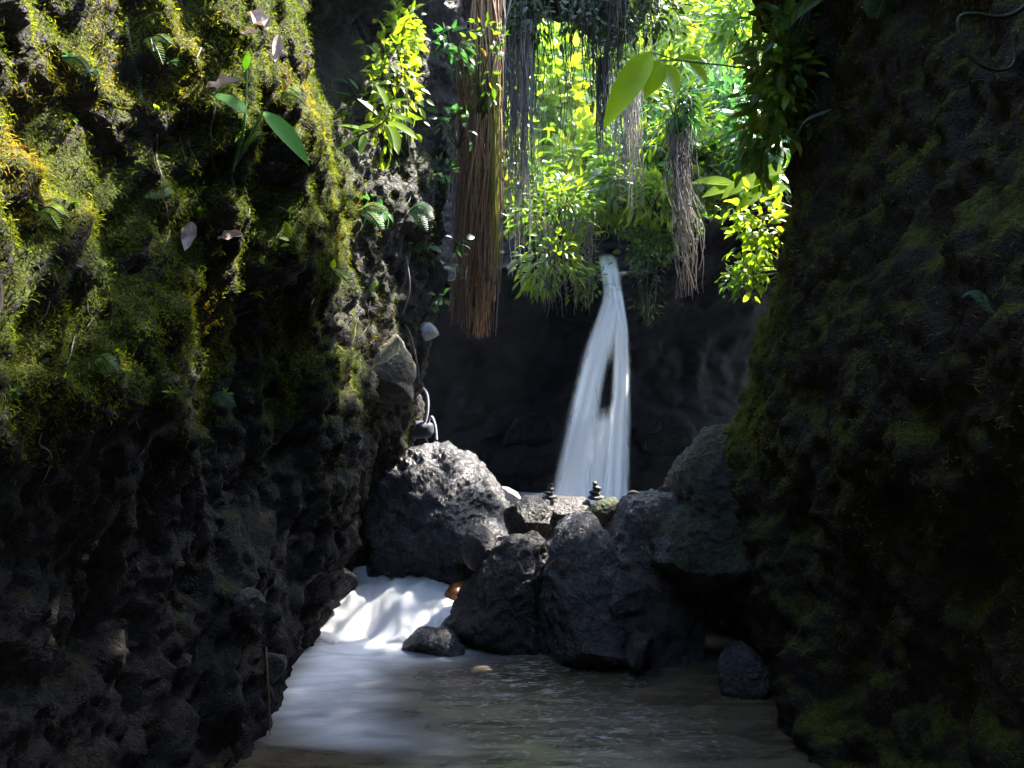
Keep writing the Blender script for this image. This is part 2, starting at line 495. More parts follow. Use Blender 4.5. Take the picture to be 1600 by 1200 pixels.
right_extra = [(7.6, 0, 2.7), (7.6, 2, 2.3), (7.6, 3.2, 2.9), (7.6, 5, 3.1), (9, 0, 3.6), (9, 3, 3.8), (9, 6, 3.6), (12, 0, 5.2), (12, 3, 5.2), (12, 6, 4.6), (15, 3, 6.5),
               (1, 0, 2.2), (1, 2.3, 1.9), (1, 4, 2.1), (-1.5, 0, 2.5), (-1.5, 3, 2.4), (-1.5, 7, 2.2), (4, 5.5, 2.0), (6.4, 5.6, 1.9), (3, 8, 1.6), (6, 8.3, 1.7), (9, 8.3, 3.2), (12, 8, 4.6),
               (5, -.6, 2.1), (7, -.6, 2.6), (3, -.6, 2.1)]

def cliff_geo(field, side, y0, y1, z0, z1, step, seed, top=None):
    ny, nz = int((y1 - y0) / step), int((z1 - z0) / step)
    Y, Z = np.meshgrid(np.linspace(y0, y1, ny), np.linspace(z0, z1, nz), indexing='ij')
    q = np.stack([Y.ravel(), Z.ravel()], 1)
    # break the smooth field with a coarse warp
    w3 = np.stack([q[:, 0], q[:, 1], np.full(len(q), seed * 3.1)], 1)
    qq = q + 0.10 * np.stack([fbm(w3 * 2.2, 3, seed), fbm(w3 * 2.2, 3, seed + 5)], 1)
    X = field(qq)
    p = np.stack([X, q[:, 0], q[:, 1]], 1)
    g = p.reshape(ny, nz, 3)
    nrm = unit(np.cross(np.gradient(g, axis=0), np.gradient(g, axis=1))).reshape(-1, 3)
    nrm = nrm * np.sign(nrm[:, :1] * side + 1e-9) if False else nrm * (1 if side * nrm[:, 0].mean() > 0 else -1)
    d1, d2 = worley(p * np.array([4.5, 4.5, 3.6]) + 0.5 * fbm(p * 3, 2, seed)[:, None], seed)
    e1, e2 = worley(p * np.array([13, 13, 10.0]), seed + 3)
    rid = fbm(p * np.array([1.4, 1.4, 0.9]), 4, seed + 9, ridged=True)
    disp = 0.11 * (0.5 - d1) + 0.12 * rid + 0.04 * (0.45 - e1) + 0.22 * fbm(p * np.array([2.2, 2.2, 1.5]), 5, seed + 2, 0.6) + 0.05 * fbm(p * 9, 5, seed + 4, 0.65, True) + 0.045 * fbm(p * 17, 4, seed + 14, 0.65)
    disp = disp - 0.08 * smooth(0.12, 0.4, fbm(p * np.array([2.0, 2.0, 1.6]), 2, seed + 6))
    vis = (q[:, 1] > 0) & (q[:, 1] < 5) & (q[:, 0] > 2)
    disp = disp - disp[vis].mean() - 0.03
    p = p + nrm * disp[:, None]
    if top is not None:                                    # the crest, out of view
        tz = top(p[:, 1]) + 0.3 * fbm(p * np.array([0.2, 1.3, 0.2]), 3, seed + 31)
        over = np.maximum(p[:, 2] - tz, 0)
        p[:, 2] -= 0.85 * over
        p[:, 0] -= side * 1.4 * over
    return p, ny, nz

def grid_normals(p, ny, nz, side):
    g = p.reshape(ny, nz, 3)
    nrm = unit(np.cross(np.gradient(g, axis=0), np.gradient(g, axis=1))).reshape(-1, 3)
    return nrm * (1 if side * nrm[:, 0].mean() > 0 else -1)

lf = wall_field(left_ctrl, left_extra)
LP, lny, lnz = cliff_geo(lf, 1, -1.5, 14.0, -0.7, 8.2, 0.028, 11)
left_cliff = obj('cliff_wall', (LP, grid_faces(lny, lnz)), M['cliff'], kind='structure')
tag(left_cliff, 'sunlit mossy rock cliff along the left of the stream')
rf = wall_field(right_ctrl, right_extra)
RP, rny, rnz = cliff_geo(rf, -1, -1.5, 15.0, -0.7, 8.8, 0.032, 23, top=lambda y: 8.0 - 0.5 * smooth(3.5, 5.5, y) - 0.3 * smooth(5.5, 7.3, y) - 2.4 * smooth(8.2, 8.8, y))
right_cliff = obj('cliff_wall', (RP, grid_faces(rny, rnz, True)), M['cliff_dark'], kind='structure')
tag(right_cliff, 'deeply shaded dark rock cliff along the right of the stream')

# back of the grotto: an alcove under the lip, jungle slope above it
def back_y(x, z):
    lip = 4.35 + 0.9 * smooth(2.2, 4.2, x) + 0.25 * np.sin(x * 1.7)
    lip = lip - 0.40 * np.exp(-((x - 1.65) / 0.4) ** 2)
    under = 16.2 - 1.4 * smooth(0.2, 1.9, np.abs(z - 2.6)) + 0.05 * x * x
    under = under - 0.35 * smooth(1.7, 1.2, z) - 0.5 * smooth(2.2, 1.4, z) * smooth(0.4, 1.5, x + 1.5)
    t = smooth(lip - 1.0, lip, z)
    y = under * (1 - t) + (13.9 - 1.5 * smooth(3.2, 4.2, x)) * t
    over = np.maximum(z - lip, 0)
    return y + over * 1.3 + 1.0 * smooth(0, .4, over)

bx = np.linspace(-7.5, 8.5, 300)
bz = np.concatenate([np.linspace(-0.7, 7, 230), np.linspace(7.1, 16, 60)])
BX, BZ = np.meshgrid(bx, bz, indexing='ij')
bp = np.stack([BX.ravel(), back_y(BX, BZ).ravel(), BZ.ravel()], 1)
d1, d2 = worley(bp * 1.6, 41)
bp[:, 1] += -0.45 * (0.5 - d1) - 0.5 * fbm(bp * 0.8, 5, 42) - 0.12 * fbm(bp * 5, 3, 44)
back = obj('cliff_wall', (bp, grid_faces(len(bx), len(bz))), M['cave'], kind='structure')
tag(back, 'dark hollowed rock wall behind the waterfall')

# jungle hillside above
hx = np.linspace(-30, 30, 140)
hy = np.linspace(14.6, 60, 120)
HX, HY = np.meshgrid(hx, hy, indexing='ij')
hp = np.stack([HX.ravel(), HY.ravel(), (4.1 + 0.42 * (HY - 14.6) + 0.03 * np.abs(HX) * (HY - 14) ** 0.5 + 0.5 * smooth(1.0, 4.0, HX)).ravel()], 1)
hp[:, 2] += 0.9 * fbm(hp * 0.35, 4, 51)
# the stream's notch at the lip
hp[:, 2] -= 0.9 * np.exp(-((hp[:, 0] - 1.75) / 0.5) ** 2) * smooth(20, 15, hp[:, 1])
obj('hillside_terrain', (hp, grid_faces(140, 120)), M['hill'], kind='structure')

# stream bed sheet
gx = np.linspace(-40, 40, 60); gy = np.linspace(-40, 62, 60)
GX, GY = np.meshgrid(gx, gy, indexing='ij')
obj('ground', (np.stack([GX.ravel(), GY.ravel(), np.full(GX.size, -0.65)], 1), grid_faces(60, 60)), M['soil'], kind='structure')

# unseen rock roof added over the viewer to keep the gorge dark
rx = np.linspace(-6, 6, 110); ry = np.linspace(-9, 0.0, 110)
RX, RY = np.meshgrid(rx, ry, indexing='ij')
rp = np.stack([RX.ravel(), RY.ravel(), np.zeros(RX.size)], 1)
rp[:, 2] = 5.2 + 0.5 * fbm(rp * 0.7, 4, 61) + 0.02 * rp[:, 0] ** 2 - 5.8 * smooth(-6.0, -8.8, rp[:, 1]) - 1.5 * smooth(2.6, 5.5, np.abs(rp[:, 0]))
rp[:, 1] += 0.6 * fbm(rp * 0.9, 3, 63)
up = rp.copy(); up[:, 2] += 1.6 + 0.3 * fbm(up * 0.6, 3, 66)
fr = grid_faces(110, 110)
edge = np.arange(110 * 110).reshape(110, 110)[:, -1]
side = np.stack([edge[:-1], edge[1:], edge[1:] + 110 * 110, edge[:-1] + 110 * 110], 1)
obj('added_roof', (np.concatenate([rp, up]), np.concatenate([fr[:, ::-1], fr + 110 * 110, side])), M['cliff_dark'], kind='structure')

# ------------------------------------------------------------------ moss on the cliffs
def scatter_on(p, nrm, weight, count):
    w = np.maximum(weight, 0)
    return rng.choice(len(p), count, p=w / w.sum())

def moss_fronds(p, nrm, idx, L0, L1, tintf, wid=0.13, up=0.25, jit=0.012, hang=0.55):
    b = p[idx] + rng.normal(0, jit, (len(idx), 3))
    n = nrm[idx]
    r = unit(rng.normal(0, 1, (len(idx), 3)))
    d = unit(n * rng.uniform(0.25, 0.95, (len(idx), 1)) + r * 0.65 + np.array([0, 0, -1.0]) * rng.uniform(-up, hang, (len(idx), 1)))
    L = rng.uniform(L0, L1, len(idx))
    t = np.clip(tintf(b) + rng.normal(0, 0.13, len(idx)), 0, 1)
    return leaves(b - n * 0.006, d, n + r * 0.4, L, L * wid * rng.uniform(0.7, 1.5, len(idx)), LEAF_SLIM, 0.2, rng.uniform(0.2, 0.8, len(idx)), tint=t)

LN = grid_normals(LP, lny, lnz, 1)
ly, lz = LP[:, 1], LP[:, 2]
mask = fbm(LP * 1.9, 4, 71)
hi = smooth(1.75, 2.5, lz + 0.25 * mask) * smooth(7.5, 5.6, ly) * smooth(1.8, 2.4, ly)
fac = smooth(-0.35, 0.35, LN[:, 2] + 1.4 * mask + 0.28)
far = 0.22 * smooth(5.2, 6.2, ly) * smooth(10.0, 8.5, ly) * smooth(0.9, 1.6, lz) * smooth(0.05, 0.35, mask + 0.15)
low = 0.05 * smooth(0.0, 0.3, mask) * smooth(0.3, 0.9, lz) * smooth(2.0, 2.4, ly) * smooth(7.5, 6.0, ly)
wgt = (hi * fac + far + low) * (lz < 5.6)
def ltint(b):
    return 0.46 + 0.75 * fbm(b * 1.6, 3, 73) + 0.35 * fbm(b * 6.0, 2, 75)
at = left_cliff.data.attributes.new('cover', 'FLOAT', 'POINT')
at.data.foreach_set('value', np.clip(wgt, 0, 1).astype(np.float32))
idx = scatter_on(LP, LN, wgt, 380000)
g, t = moss_fronds(LP, LN, idx, 0.008, 0.030, ltint, wid=0.15, jit=0.014)
moss = obj('moss', g, M['moss'], tint=t, kind='stuff')
tag(moss, 'shaggy yellow green and orange moss covering the sunlit cliff')
_v = np.stack([800 + F * LP[:, 0] / np.maximum(LP[:, 1], .3), 600 - F * (LP[:, 2] - ZC) / np.maximum(LP[:, 1], .3)], 1)
def on_cliff(px, py, r=7.0):
    """distance of the sunlit cliff's surface met along the line of sight"""
    d = np.hypot(_v[:, 0] - px, _v[:, 1] - py)
    k = np.where((d < r) & (LP[:, 1] > 1.5))[0]
    if len(k) == 0:
        k = np.argsort(d + 1e3 * (LP[:, 1] < 1.5))[:4]
    return float(np.quantile(LP[k, 1], 0.15))
RN = grid_normals(RP, rny, rnz, -1)
ryv, rzv = RP[:, 1], RP[:, 2]
mk = fbm(RP * 1.5, 4, 81)
wr = smooth(-0.1, 0.35, mk + 0.5 * RN[:, 2] + 0.12) * smooth(0.1, 0.9, rzv) * smooth(1.8, 2.4, ryv) * smooth(8.0, 6.8, ryv) * (rzv < 5.2)
wr = wr + 2.5 * smooth(5.6, 6.2, ryv) * smooth(7.6, 6.8, ryv) * smooth(1.4, 1.9, rzv) * (rzv < 3.6)
idx = scatter_on(RP, RN, wr, 100000)
g, t = moss_fronds(RP, RN, idx, 0.010, 0.036, lambda b: 0.45 + 0.8 * fbm(b * 1.8, 3, 83))
tag(obj('moss', g, M['moss_dark'], tint=t, kind='stuff'), 'dull dark green moss covering the shaded cliff')

backlit_rim = smooth(5.3, 5.9, ryv) * smooth(7.0, 6.6, ryv) * smooth(1.5, 2.0, rzv) * (rzv < 3.7) * smooth(-0.3, 0.2, mk + 0.2)  # backlight on the cliff edge put into a brighter moss colour
idx = scatter_on(RP, RN, backlit_rim, 22000)
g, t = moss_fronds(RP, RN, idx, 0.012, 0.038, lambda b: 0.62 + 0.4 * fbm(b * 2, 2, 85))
tag(obj('moss', g, M['moss'], tint=t, kind='stuff'), 'moss edging the shaded cliff, brightened in colour to look backlit')

# ------------------------------------------------------------------ rocks
def rock(name, label, outline, y, depth, mat, seed, rough=0.07, facets=9, group=None, res=96, box=0.75, tilt=0.0, cat='rock'):
    pts = np.array([P(px, py, y) for px, py in outline])
    c = pts.mean(0)
    rel = pts - c
    th = np.arctan2(rel[:, 2], rel[:, 0]); rr = np.hypot(rel[:, 0], rel[:, 2])
    o = np.argsort(th); th, rr = th[o], rr[o]
    TH = np.linspace(-math.pi, math.pi, 2 * res + 1)[:-1]
    R = np.interp(TH, np.r_[th[-1] - 2 * math.pi, th, th[0] + 2 * math.pi], np.r_[rr[-1], rr, rr[0]])
    k = np.hanning(9); k /= k.sum()
    R = np.convolve(np.r_[R[-4:], R, R[:4]], k, 'valid')
    PHI = np.linspace(-math.pi / 2, math.pi / 2, res)
    cp = np.abs(np.cos(PHI)) ** box
    sp = np.sign(np.sin(PHI)) * np.abs(np.sin(PHI)) ** box
    x = cp[:, None] * R * np.cos(TH); z = cp[:, None] * R * np.sin(TH)
    yy = np.repeat(sp[:, None] * depth, len(TH), 1)
    v = np.stack([x, yy + tilt * z, z], -1).reshape(-1, 3)
    size = rr.mean()
    rr_ = np.random.default_rng(seed)
    ext = np.array([np.abs(rel[:, 0]).max(), depth, np.abs(rel[:, 2]).max()])
    for _ in range(facets):                                # chop flat facets
        n = unit(rr_.normal(0, 1, 3))
        h = 0.74 * np.linalg.norm(ext * n) * rr_.uniform(0.85, 1.08)
        s = v @ n - h
        v = v - np.where(s > 0, s * 0.96, 0)[:, None] * n
    w = v + c
    nn = unit(v / ext)
    d1, _ = worley(w * (1.6 / size), seed)
    e1, _ = worley(w * (6.0 / size), seed + 7)
    disp = size * (rough * 2.0 * fbm(w * (1.3 / size), 4, seed) + rough * 1.3 * (0.5 - d1) + rough * 0.7 * (0.5 - e1) + rough * 0.9 * fbm(w * (5 / size), 5, seed + 3, 0.65, True))
    v = v + nn * disp[:, None]
    a = np.arange(res * len(TH)).reshape(res, len(TH))
    nx = np.roll(a, -1, 1)
    f = np.stack([a[:-1], nx[:-1], nx[1:], a[1:]], -1).reshape(-1, 4)
    ob = obj(name, (v + c, f), mat, origin=c + np.array([0, 0, rel[:, 2].min()]))
    tag(ob, label, cat, group)
    return ob, c

G_ROCK = 'rocks damming the pool'
rock('boulder', 'large wet glistening boulder with a backpack lying on its top', [(562, 900), (575, 790), (590, 700), (630, 676), (680, 680), (725, 712), (762, 752), (790, 790), (815, 870), (800, 945), (660, 960), (560, 940)], 8.5, 0.75, M['wet_rock'], 101, 0.085, 12, res=190, box=0.65, tilt=0.75, cat='boulder')
rock('boulder', 'smooth dark round boulder at the left end of the rock dam', [(724, 855), (733, 828), (750, 822), (768, 835), (772, 865), (760, 890), (738, 888)], 7.3, 0.22, M['dark_rock'], 102, 0.03, 3, G_ROCK, cat='boulder')
rock('boulder', 'brown boulder at the top of the dam below the left cairn', [(785, 815), (805, 790), (835, 776), (862, 780), (870, 810), (860, 845), (815, 855), (790, 845)], 7.5, 0.30, M['dark_rock'], 103, 0.07, 8, G_ROCK, cat='boulder')
rock('boulder', 'dark domed boulder on the dam between the two cairns', [(858, 800), (866, 777), (890, 769), (918, 778), (935, 800), (930, 830), (880, 835), (860, 822)], 7.6, 0.30, M['dark_rock'], 104, 0.05, 6, G_ROCK, cat='boulder')
rock('boulder', 'broad black boulder forming the shadowed lower face of the dam beside the cascade', [(720, 955), (735, 905), (765, 870), (800, 835), (850, 832), (880, 860), (890, 930), (895, 1040), (800, 1060), (715, 1040)], 7.2, 0.5, M['dark_rock'], 105, 0.09, 12, G_ROCK, res=120, cat='boulder')
rock('boulder', 'tall wedge boulder with a pale slanting top face', [(858, 880), (878, 820), (908, 803), (935, 812), (966, 842), (975, 920), (965, 1000), (950, 1110), (830, 1110), (845, 960)], 6.75, 0.36, M['grey_rock'], 106, 0.06, 14, G_ROCK, res=130, cat='boulder', tilt=0.5, box=0.6)
rock('boulder', 'tall grey boulder with a pale flat top next to the mossy bank', [(945, 880), (962, 795), (1000, 774), (1050, 767), (1085, 785), (1090, 860), (1110, 960), (1140, 1110), (1010, 1120), (915, 1110)], 6.8, 0.45, M['grey_rock'], 107, 0.07, 14, G_ROCK, res=130, cat='boulder', tilt=0.5, box=0.55)
rock('boulder', 'low olive mossy boulder wedged below the right cairn', [(922, 800), (935, 782), (960, 778), (985, 785), (985, 830), (950, 838), (928, 825)], 7.3, 0.25, M['mossy_rock'], 108, 0.06, 6, G_ROCK, cat='boulder')
rock('boulder', 'huge moss speckled boulder leaning out under the shaded cliff', [(1003, 860), (1030, 812), (1060, 778), (1052, 735), (1085, 700), (1145, 655), (1220, 655), (1300, 740), (1320, 880), (1260, 985), (1140, 985), (1065, 940)], 6.9, 0.75, M['mossy_rock'], 109, 0.075, 12, res=190, cat='boulder', tilt=0.45, box=0.5)
big = [o for o in COL.objects if o.get('label', '').startswith('huge moss')][0]
bv = np.zeros(len(big.data.vertices) * 3); big.data.vertices.foreach_get('co', bv); bv = bv.reshape(-1, 3) + np.array(big.location)
bn = np.zeros(len(bv) * 3); big.data.vertices.foreach_get('normal', bn); bn = bn.reshape(-1, 3)
bw = smooth(-0.05, 0.35, fbm(bv * 2.2, 3, 87) + 0.35 * bn[:, 2] + 0.1) * smooth(0.2, 0.7, bv[:, 2]) * (bn[:, 1] < 0.5)
idx = scatter_on(bv, bn, bw, 9000)
g, t = moss_fronds(bv, bn, idx, 0.010, 0.034, lambda b: 0.4 + 0.7 * fbm(b * 2, 3, 88))
obj('moss', g, M['moss_dark'], big, tint=t, kind='stuff')
rock('rock', 'added overhanging rock, mostly out of view, shading the hollow of the left cliff', [(440, -30), (520, 0), (610, -20), (690, -120), (650, -380), (440, -400)], 7.3, 1.2, M['cliff'], 141, 0.07, 6)  # put in above the view to cut light off the hollow
rock('rock', 'small dim rock under the overhang at the pool edge', [(983, 1010), (993, 980), (1010, 985), (1016, 1020), (1008, 1045), (988, 1045)], 6.2, 0.10, M['grey_rock'], 110, 0.05, 6)
rock('rock', 'small wet dark rock standing alone in the shaded pool', [(1126, 1060), (1138, 1015), (1160, 1010), (1190, 1035), (1198, 1085), (1160, 1100), (1130, 1095)], 5.9, 0.16, M['wet_rock'], 111, 0.08, 7)
rock('stone', 'orange brown stone in the white cascade', [(694, 935), (702, 917), (720, 912), (742, 918), (745, 938), (720, 945)], 7.6, 0.16, M['orange_stone'], 112, 0.03, 3, cat='stone')
rock('rock', 'dark wet rock splitting the cascade below the orange stone', [(680, 1000), (692, 972), (712, 957), (732, 970), (738, 1005), (705, 1012)], 7.15, 0.18, M['wet_rock'], 113, 0.06, 6)
rock('rock', 'low wet rock at the foot of the cascade', [(628, 1012), (645, 992), (680, 988), (720, 1002), (742, 1018), (690, 1026), (640, 1024)], 6.85, 0.2, M['wet_rock'], 114, 0.05, 5)
rock('stone', 'bright white stone beside the glistening boulder', [(764, 775), (780, 762), (800, 766), (815, 785), (810, 798), (780, 800)], 9.0, 0.2, M['white_stone'], 115, 0.03, 4, cat='stone')
rock('rock', 'dark wet rock at the top edge of the cascade', [(505, 910), (518, 888), (540, 884), (556, 900), (552, 925), (515, 930)], 7.7, 0.16, M['wet_rock'], 116, 0.06, 6)
rock('boulder', 'pale tan boulder set in the cliff above the backpack', [(578, 610), (575, 560), (590, 520), (612, 515), (630, 545), (642, 600), (645, 625), (615, 632), (590, 628)], 7.65, 0.32, M['pale_rock'], 117, 0.05, 6, cat='boulder')
rock('stone', 'pale grey stone jutting from the cliff near the hanging root column', [(648, 525), (650, 508), (668, 505), (682, 515), (684, 530), (660, 535)], 8.4, 0.12, M['white_stone'], 118, 0.05, 5, cat='stone')
rock('stone', 'round dark stone at the pool edge beside a thin brown twig', [(418, 1040), (424, 1015), (436, 1022), (437, 1055), (428, 1066)], 5.15, 0.08, M['dark_rock'], 119, 0.04, 3, cat='stone')
rock('rock', 'grey knob of rock low on the cliff above the pool', [(368, 945), (374, 925), (392, 922), (408, 940), (406, 970), (380, 968)], 4.75, 0.1, M['grey_rock'], 120, 0.07, 6)
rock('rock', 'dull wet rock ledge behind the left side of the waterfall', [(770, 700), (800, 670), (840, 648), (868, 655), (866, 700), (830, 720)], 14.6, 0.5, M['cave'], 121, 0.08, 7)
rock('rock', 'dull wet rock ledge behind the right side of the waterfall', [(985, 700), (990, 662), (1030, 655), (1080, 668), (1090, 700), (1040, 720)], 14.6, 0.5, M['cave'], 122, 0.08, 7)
rock('rock', 'dark rock knob catching the waterfall at half height', [(908, 680), (915, 660), (935, 653), (960, 656), (970, 690), (940, 720)], 13.15, 0.2, M['wet_rock'], 123, 0.06, 6)

# rock arch at the head of the gorge, its underside hung with roots
rock('rock_arch', 'dark rock arch spanning the gorge with roots hanging from it', [(640, -60), (700, 40), (760, 95), (790, 60), (850, 8), (900, 10), (935, 55), (975, 60), (1010, -5), (1080, -60), (1060, -230), (860, -280), (660, -230)], 10.6, 0.6, M['cliff_dark'], 131, 0.06, 2, res=150, cat='rock arch')

def small_stack(label, px, py, y, s):
    base = P(px, py, y)
    t = thing('cairn', base, label, 'cairn', 'stacked stone cairns on the dam')
    z = 0
    for w, h in ((0.075, 0.05), (0.055, 0.045), (0.04, 0.045), (0.025, 0.04)):
        u = np.linspace(0, 2 * math.pi, 15)[:-1]; ph = np.linspace(-1.57, 1.57, 9)
        v = np.stack([np.outer(np.cos(ph), np.cos(u)) * w * s, np.outer(np.cos(ph), np.sin(u)) * w * s * .8, np.repeat(np.sin(ph)[:, None] * h * s * .5, 14, 1) + z + h * s * .5], -1).reshape(-1, 3)
        v = v * (1 + 0.18 * vnoise(v * 22 + z * 50, 5)[:, None]) + base + np.array([rng.normal(0, .008), 0, 0])
        a = np.arange(9 * 14).reshape(9, 14); nx = np.roll(a, -1, 1)
        obj('stone', (v, np.stack([a[:-1], nx[:-1], nx[1:], a[1:]], -1).reshape(-1, 4)), M['dark_rock'], t)
        z += h * s * .9
rock('rock', 'added black rock standing in for shade beneath the huge moss speckled boulder', [(1085, 905), (1160, 880), (1270, 900), (1290, 1010), (1250, 1075), (1110, 1080)], 7.5, 0.4, M['dark_rock'], 140, 0.08, 9)  # dark block in place of the shadow under the boulder
for k, (a, b, w) in enumerate([(955, 1070, 18), (1015, 1078, 19), (1060, 1080, 15), (988, 776, 12), (1040, 770, 12), (975, 905, 12)]):
    ring = [(a + w * math.cos(q) * rng.uniform(.8, 1.2), b - .75 * w * math.sin(q) * rng.uniform(.8, 1.2)) for q in np.linspace(0, 6.28, 9)[:-1]]
    yy = 6.45 if b > 1000 else (6.55 if b > 870 else 7.15)
    rock('cobble', 'small dark cobble wedged among the boulders of the rock dam', ring, yy, w / F * yy, M['dark_rock'], 150 + k, 0.13, 9, 'small cobbles among the dam boulders', res=24, cat='cobble')
small_stack('smaller left cairn of dark stones in front of the waterfall edge', 860, 780, 7.5, 0.9)
small_stack('taller right cairn of dark stones in front of the waterfall middle', 931, 782, 7.45, 1.1)

# ------------------------------------------------------------------ water
def water_white(name, edge_attr=True, streak=(1.0, 1.0, 0.06), scale=9.0, lo=0.25, hi=0.6, dens=1.0):
    t = NT(name)
    vec = t.n('ShaderNodeVectorMath', operation='MULTIPLY')
    t.l(t.pos(), vec.inputs[0]); vec.inputs[1].default_value = streak
    n = t.noise(scale, 4, 0.6, vec.outputs[0])
    st = t.ramp(n, [(lo, 0.0), (hi, 1.0)])
    d = t.n('ShaderNodeBsdfDiffuse'); d.inputs['Color'].default_value = (0.93, 0.94, 0.97, 1)
    tr = t.n('ShaderNodeBsdfTranslucent'); tr.inputs['Color'].default_value = (0.92, 0.94, 0.98, 1)
    m1 = t.n('ShaderNodeMixShader'); m1.inputs[0].default_value = 0.4
    t.l(d.outputs[0], m1.inputs[1]); t.l(tr.outputs[0], m1.inputs[2])
    tp = t.n('ShaderNodeBsdfTransparent')
    m2 = t.n('ShaderNodeMixShader')
    e = t.attr('edge')
    a = t.math('MULTIPLY', t.math('ADD', t.math('MULTIPLY', st, 0.6), 0.4), e)
    a = t.math('MULTIPLY', a, dens, True)
    t.l(a, m2.inputs[0]); t.l(tp.outputs[0], m2.inputs[1]); t.l(m1.outputs[0], m2.inputs[2])
    return t.done(m2.outputs[0])

M['fall'] = water_white('falling_water', streak=(1.0, 1.0, 0.03), scale=11.0, lo=0.25, hi=0.5, dens=1.9)
M['rapid'] = water_white('rushing_water', streak=(1.0, 0.35, 0.6), scale=5.0, lo=0.2, hi=0.5, dens=1.5)

def sheet(rows, nu=28, nv=120, bulge=0.12, nm_=False):
    r = spline(np.array(rows, float), nv)                  # py, left, right, depth
    s = np.linspace(-1, 1, nu)
    v, e = [], []
    for i, (py, a, b, y) in enumerate(r):
        pl, pr = P(a, py, y), P(b, py, y)
        c, h = (pl + pr) / 2, (pr - pl) / 2
        wob = 0.02 * np.sin(s * 9 + i * 0.02)
        q = c + s[:, None] * h
        q[:, 1] += -bulge * np.sqrt(np.maximum(0, 1 - s ** 2)) * min(1, np.linalg.norm(h) * 4) + wob
        v.append(q)
        k = i / (nv - 1)
        e.append(smooth(1.0, 0.2, np.abs(s)) * smooth(1.0, 0.72 if bulge < .1 else 0.999, k) * smooth(0.03 if nm_ else 0, 0.36 if nm_ else (0.16 if bulge > .1 else 0.14), k))
    return (np.concatenate(v), grid_faces(nv, nu)), np.concatenate(e)

wf = thing('waterfall', P(920, 778, 13.6), 'tall white waterfall dropping from the jungle lip into the gorge', 'waterfall')
for nm, rows, bl in (
    ('chute', [(396, 928, 964, 15.1), (408, 932, 967, 14.4), (418, 934, 969, 13.9), (432, 936, 972, 13.6), (465, 941, 974, 13.5), (500, 930, 979, 13.4), (530, 918, 982, 13.3), (575, 905, 984, 13.2)], 0.08),
    ('stream', [(440, 936, 972, 13.5), (465, 938, 971, 13.45), (500, 927, 967, 13.35), (540, 912, 961, 13.2), (580, 901, 950, 13.05), (620, 891, 943, 12.9), (655, 883, 938, 12.78), (700, 873, 933, 12.68), (740, 864, 928, 12.62), (805, 850, 923, 12.55)], 0.15),
    ('stream', [(442, 938, 975, 13.45), (472, 948, 977, 13.4), (510, 954, 983, 13.3), (560, 955, 986, 13.15), (620, 952, 987, 12.95), (660, 945, 987, 12.85), (720, 941, 986, 12.7), (805, 935, 985, 12.6)], 0.12),
    ('lower_stream', [(625, 915, 965, 13.08), (660, 905, 968, 12.9), (685, 900, 968, 12.85), (710, 898, 966, 12.8), (740, 894, 962, 12.78), (805, 884, 958, 12.75)], 0.15)):
    g, e = sheet(rows, bulge=bl, nm_=nm == 'lower_stream')
    obj(nm, g, M['fall'], wf, uv={'edge': e})

# cascade: a lumpy white chute from the upper stream to the pool
cu = np.linspace(0, 1, 110); cv = np.linspace(0, 1, 130)
CU, CV = np.meshgrid(cu, cv, indexing='ij')            # CU across, CV down
Ltop, Rtop, Lbot, Rbot = P(545, 885, 8.6), P(752, 876, 8.6), P(470, 1012, 6.9), P(715, 1018, 6.9)
fl = Ltop + (Lbot - Ltop) * cv[:, None]; fr_ = Rtop + (Rbot - Rtop) * cv[:, None]
C = fl[None] + (fr_ - fl)[None] * CU[..., None]
steps = 0.44 * (1 - 0.5 * smooth(0.18, 0.42, CV + 0.08 * np.sin(CU * 5)) - 0.5 * smooth(0.62, 0.95, CV + 0.10 * np.sin(CU * 4 + 1)))
C[..., 2] = steps + 0.10 * np.sin(CU * math.pi) * (1 - CV * .6)
cp_ = C.reshape(-1, 3).copy()
cp_[:, 2] += 0.15 * fbm(cp_ * np.array([2.6, 1.1, 1.0]), 3, 91) + 0.03 * fbm(cp_ * np.array([7, 2.2, 1.0]), 2, 93)
edge = (smooth(0, 0.10, CU) * smooth(1.0, 0.92, CU) * smooth(1.0, 0.88, CV)).ravel()
cas = obj('cascade', (cp_, grid_faces(110, 130)), M['rapid'], uv={'edge': edge}, origin=P(600, 1010, 6.9))
tag(cas, 'silky white cascade spilling over the rocks into the brown pool', 'cascade')

def pool_mat():
    t = NT('murky_pool_water')
    vec = t.n('ShaderNodeVectorMath', operation='MULTIPLY')
    t.l(t.pos(), vec.inputs[0]); vec.inputs[1].default_value = (0.7, 2.2, 1.0)
    n = t.noise(2.6, 5, 0.6, vec.outputs[0], 0.8)
    col = t.ramp(n, [(0.35, (0.036, 0.028, 0.016)), (0.65, (0.105, 0.080, 0.050))])
    foam = t.attr('foam')
    st = t.ramp(n, [(0.3, 0.55), (0.62, 1.0)])
    fm = t.math('MULTIPLY', foam, st, True)
    # drifting flecks of foam
    fl = t.ramp(t.noise(9.0, 5, 0.7, vec.outputs[0], 1.5), [(0.54, 0.0), (0.72, 0.8)])
    fm = t.math('MAXIMUM', fm, t.math('MULTIPLY', fl, t.attr('fleck')))
    col = t.mix(fm, col, (0.80, 0.84, 0.92))
    rough = t.ramp(fm, [(0.0, 0.26), (1.0, 0.6)])
    nrm = t.bump(t.noise(3.0, 4, 0.5, vec.outputs[0]), 0.25, 0.05)
    return t.done(t.principled(col, rough, nrm, 0.5).outputs[0])
M['pool'] = pool_mat()
px_ = np.linspace(-3.2, 4.2, 300); py_ = np.linspace(-6, 8.2, 420)
PX, PY = np.meshgrid(px_, py_, indexing='ij')
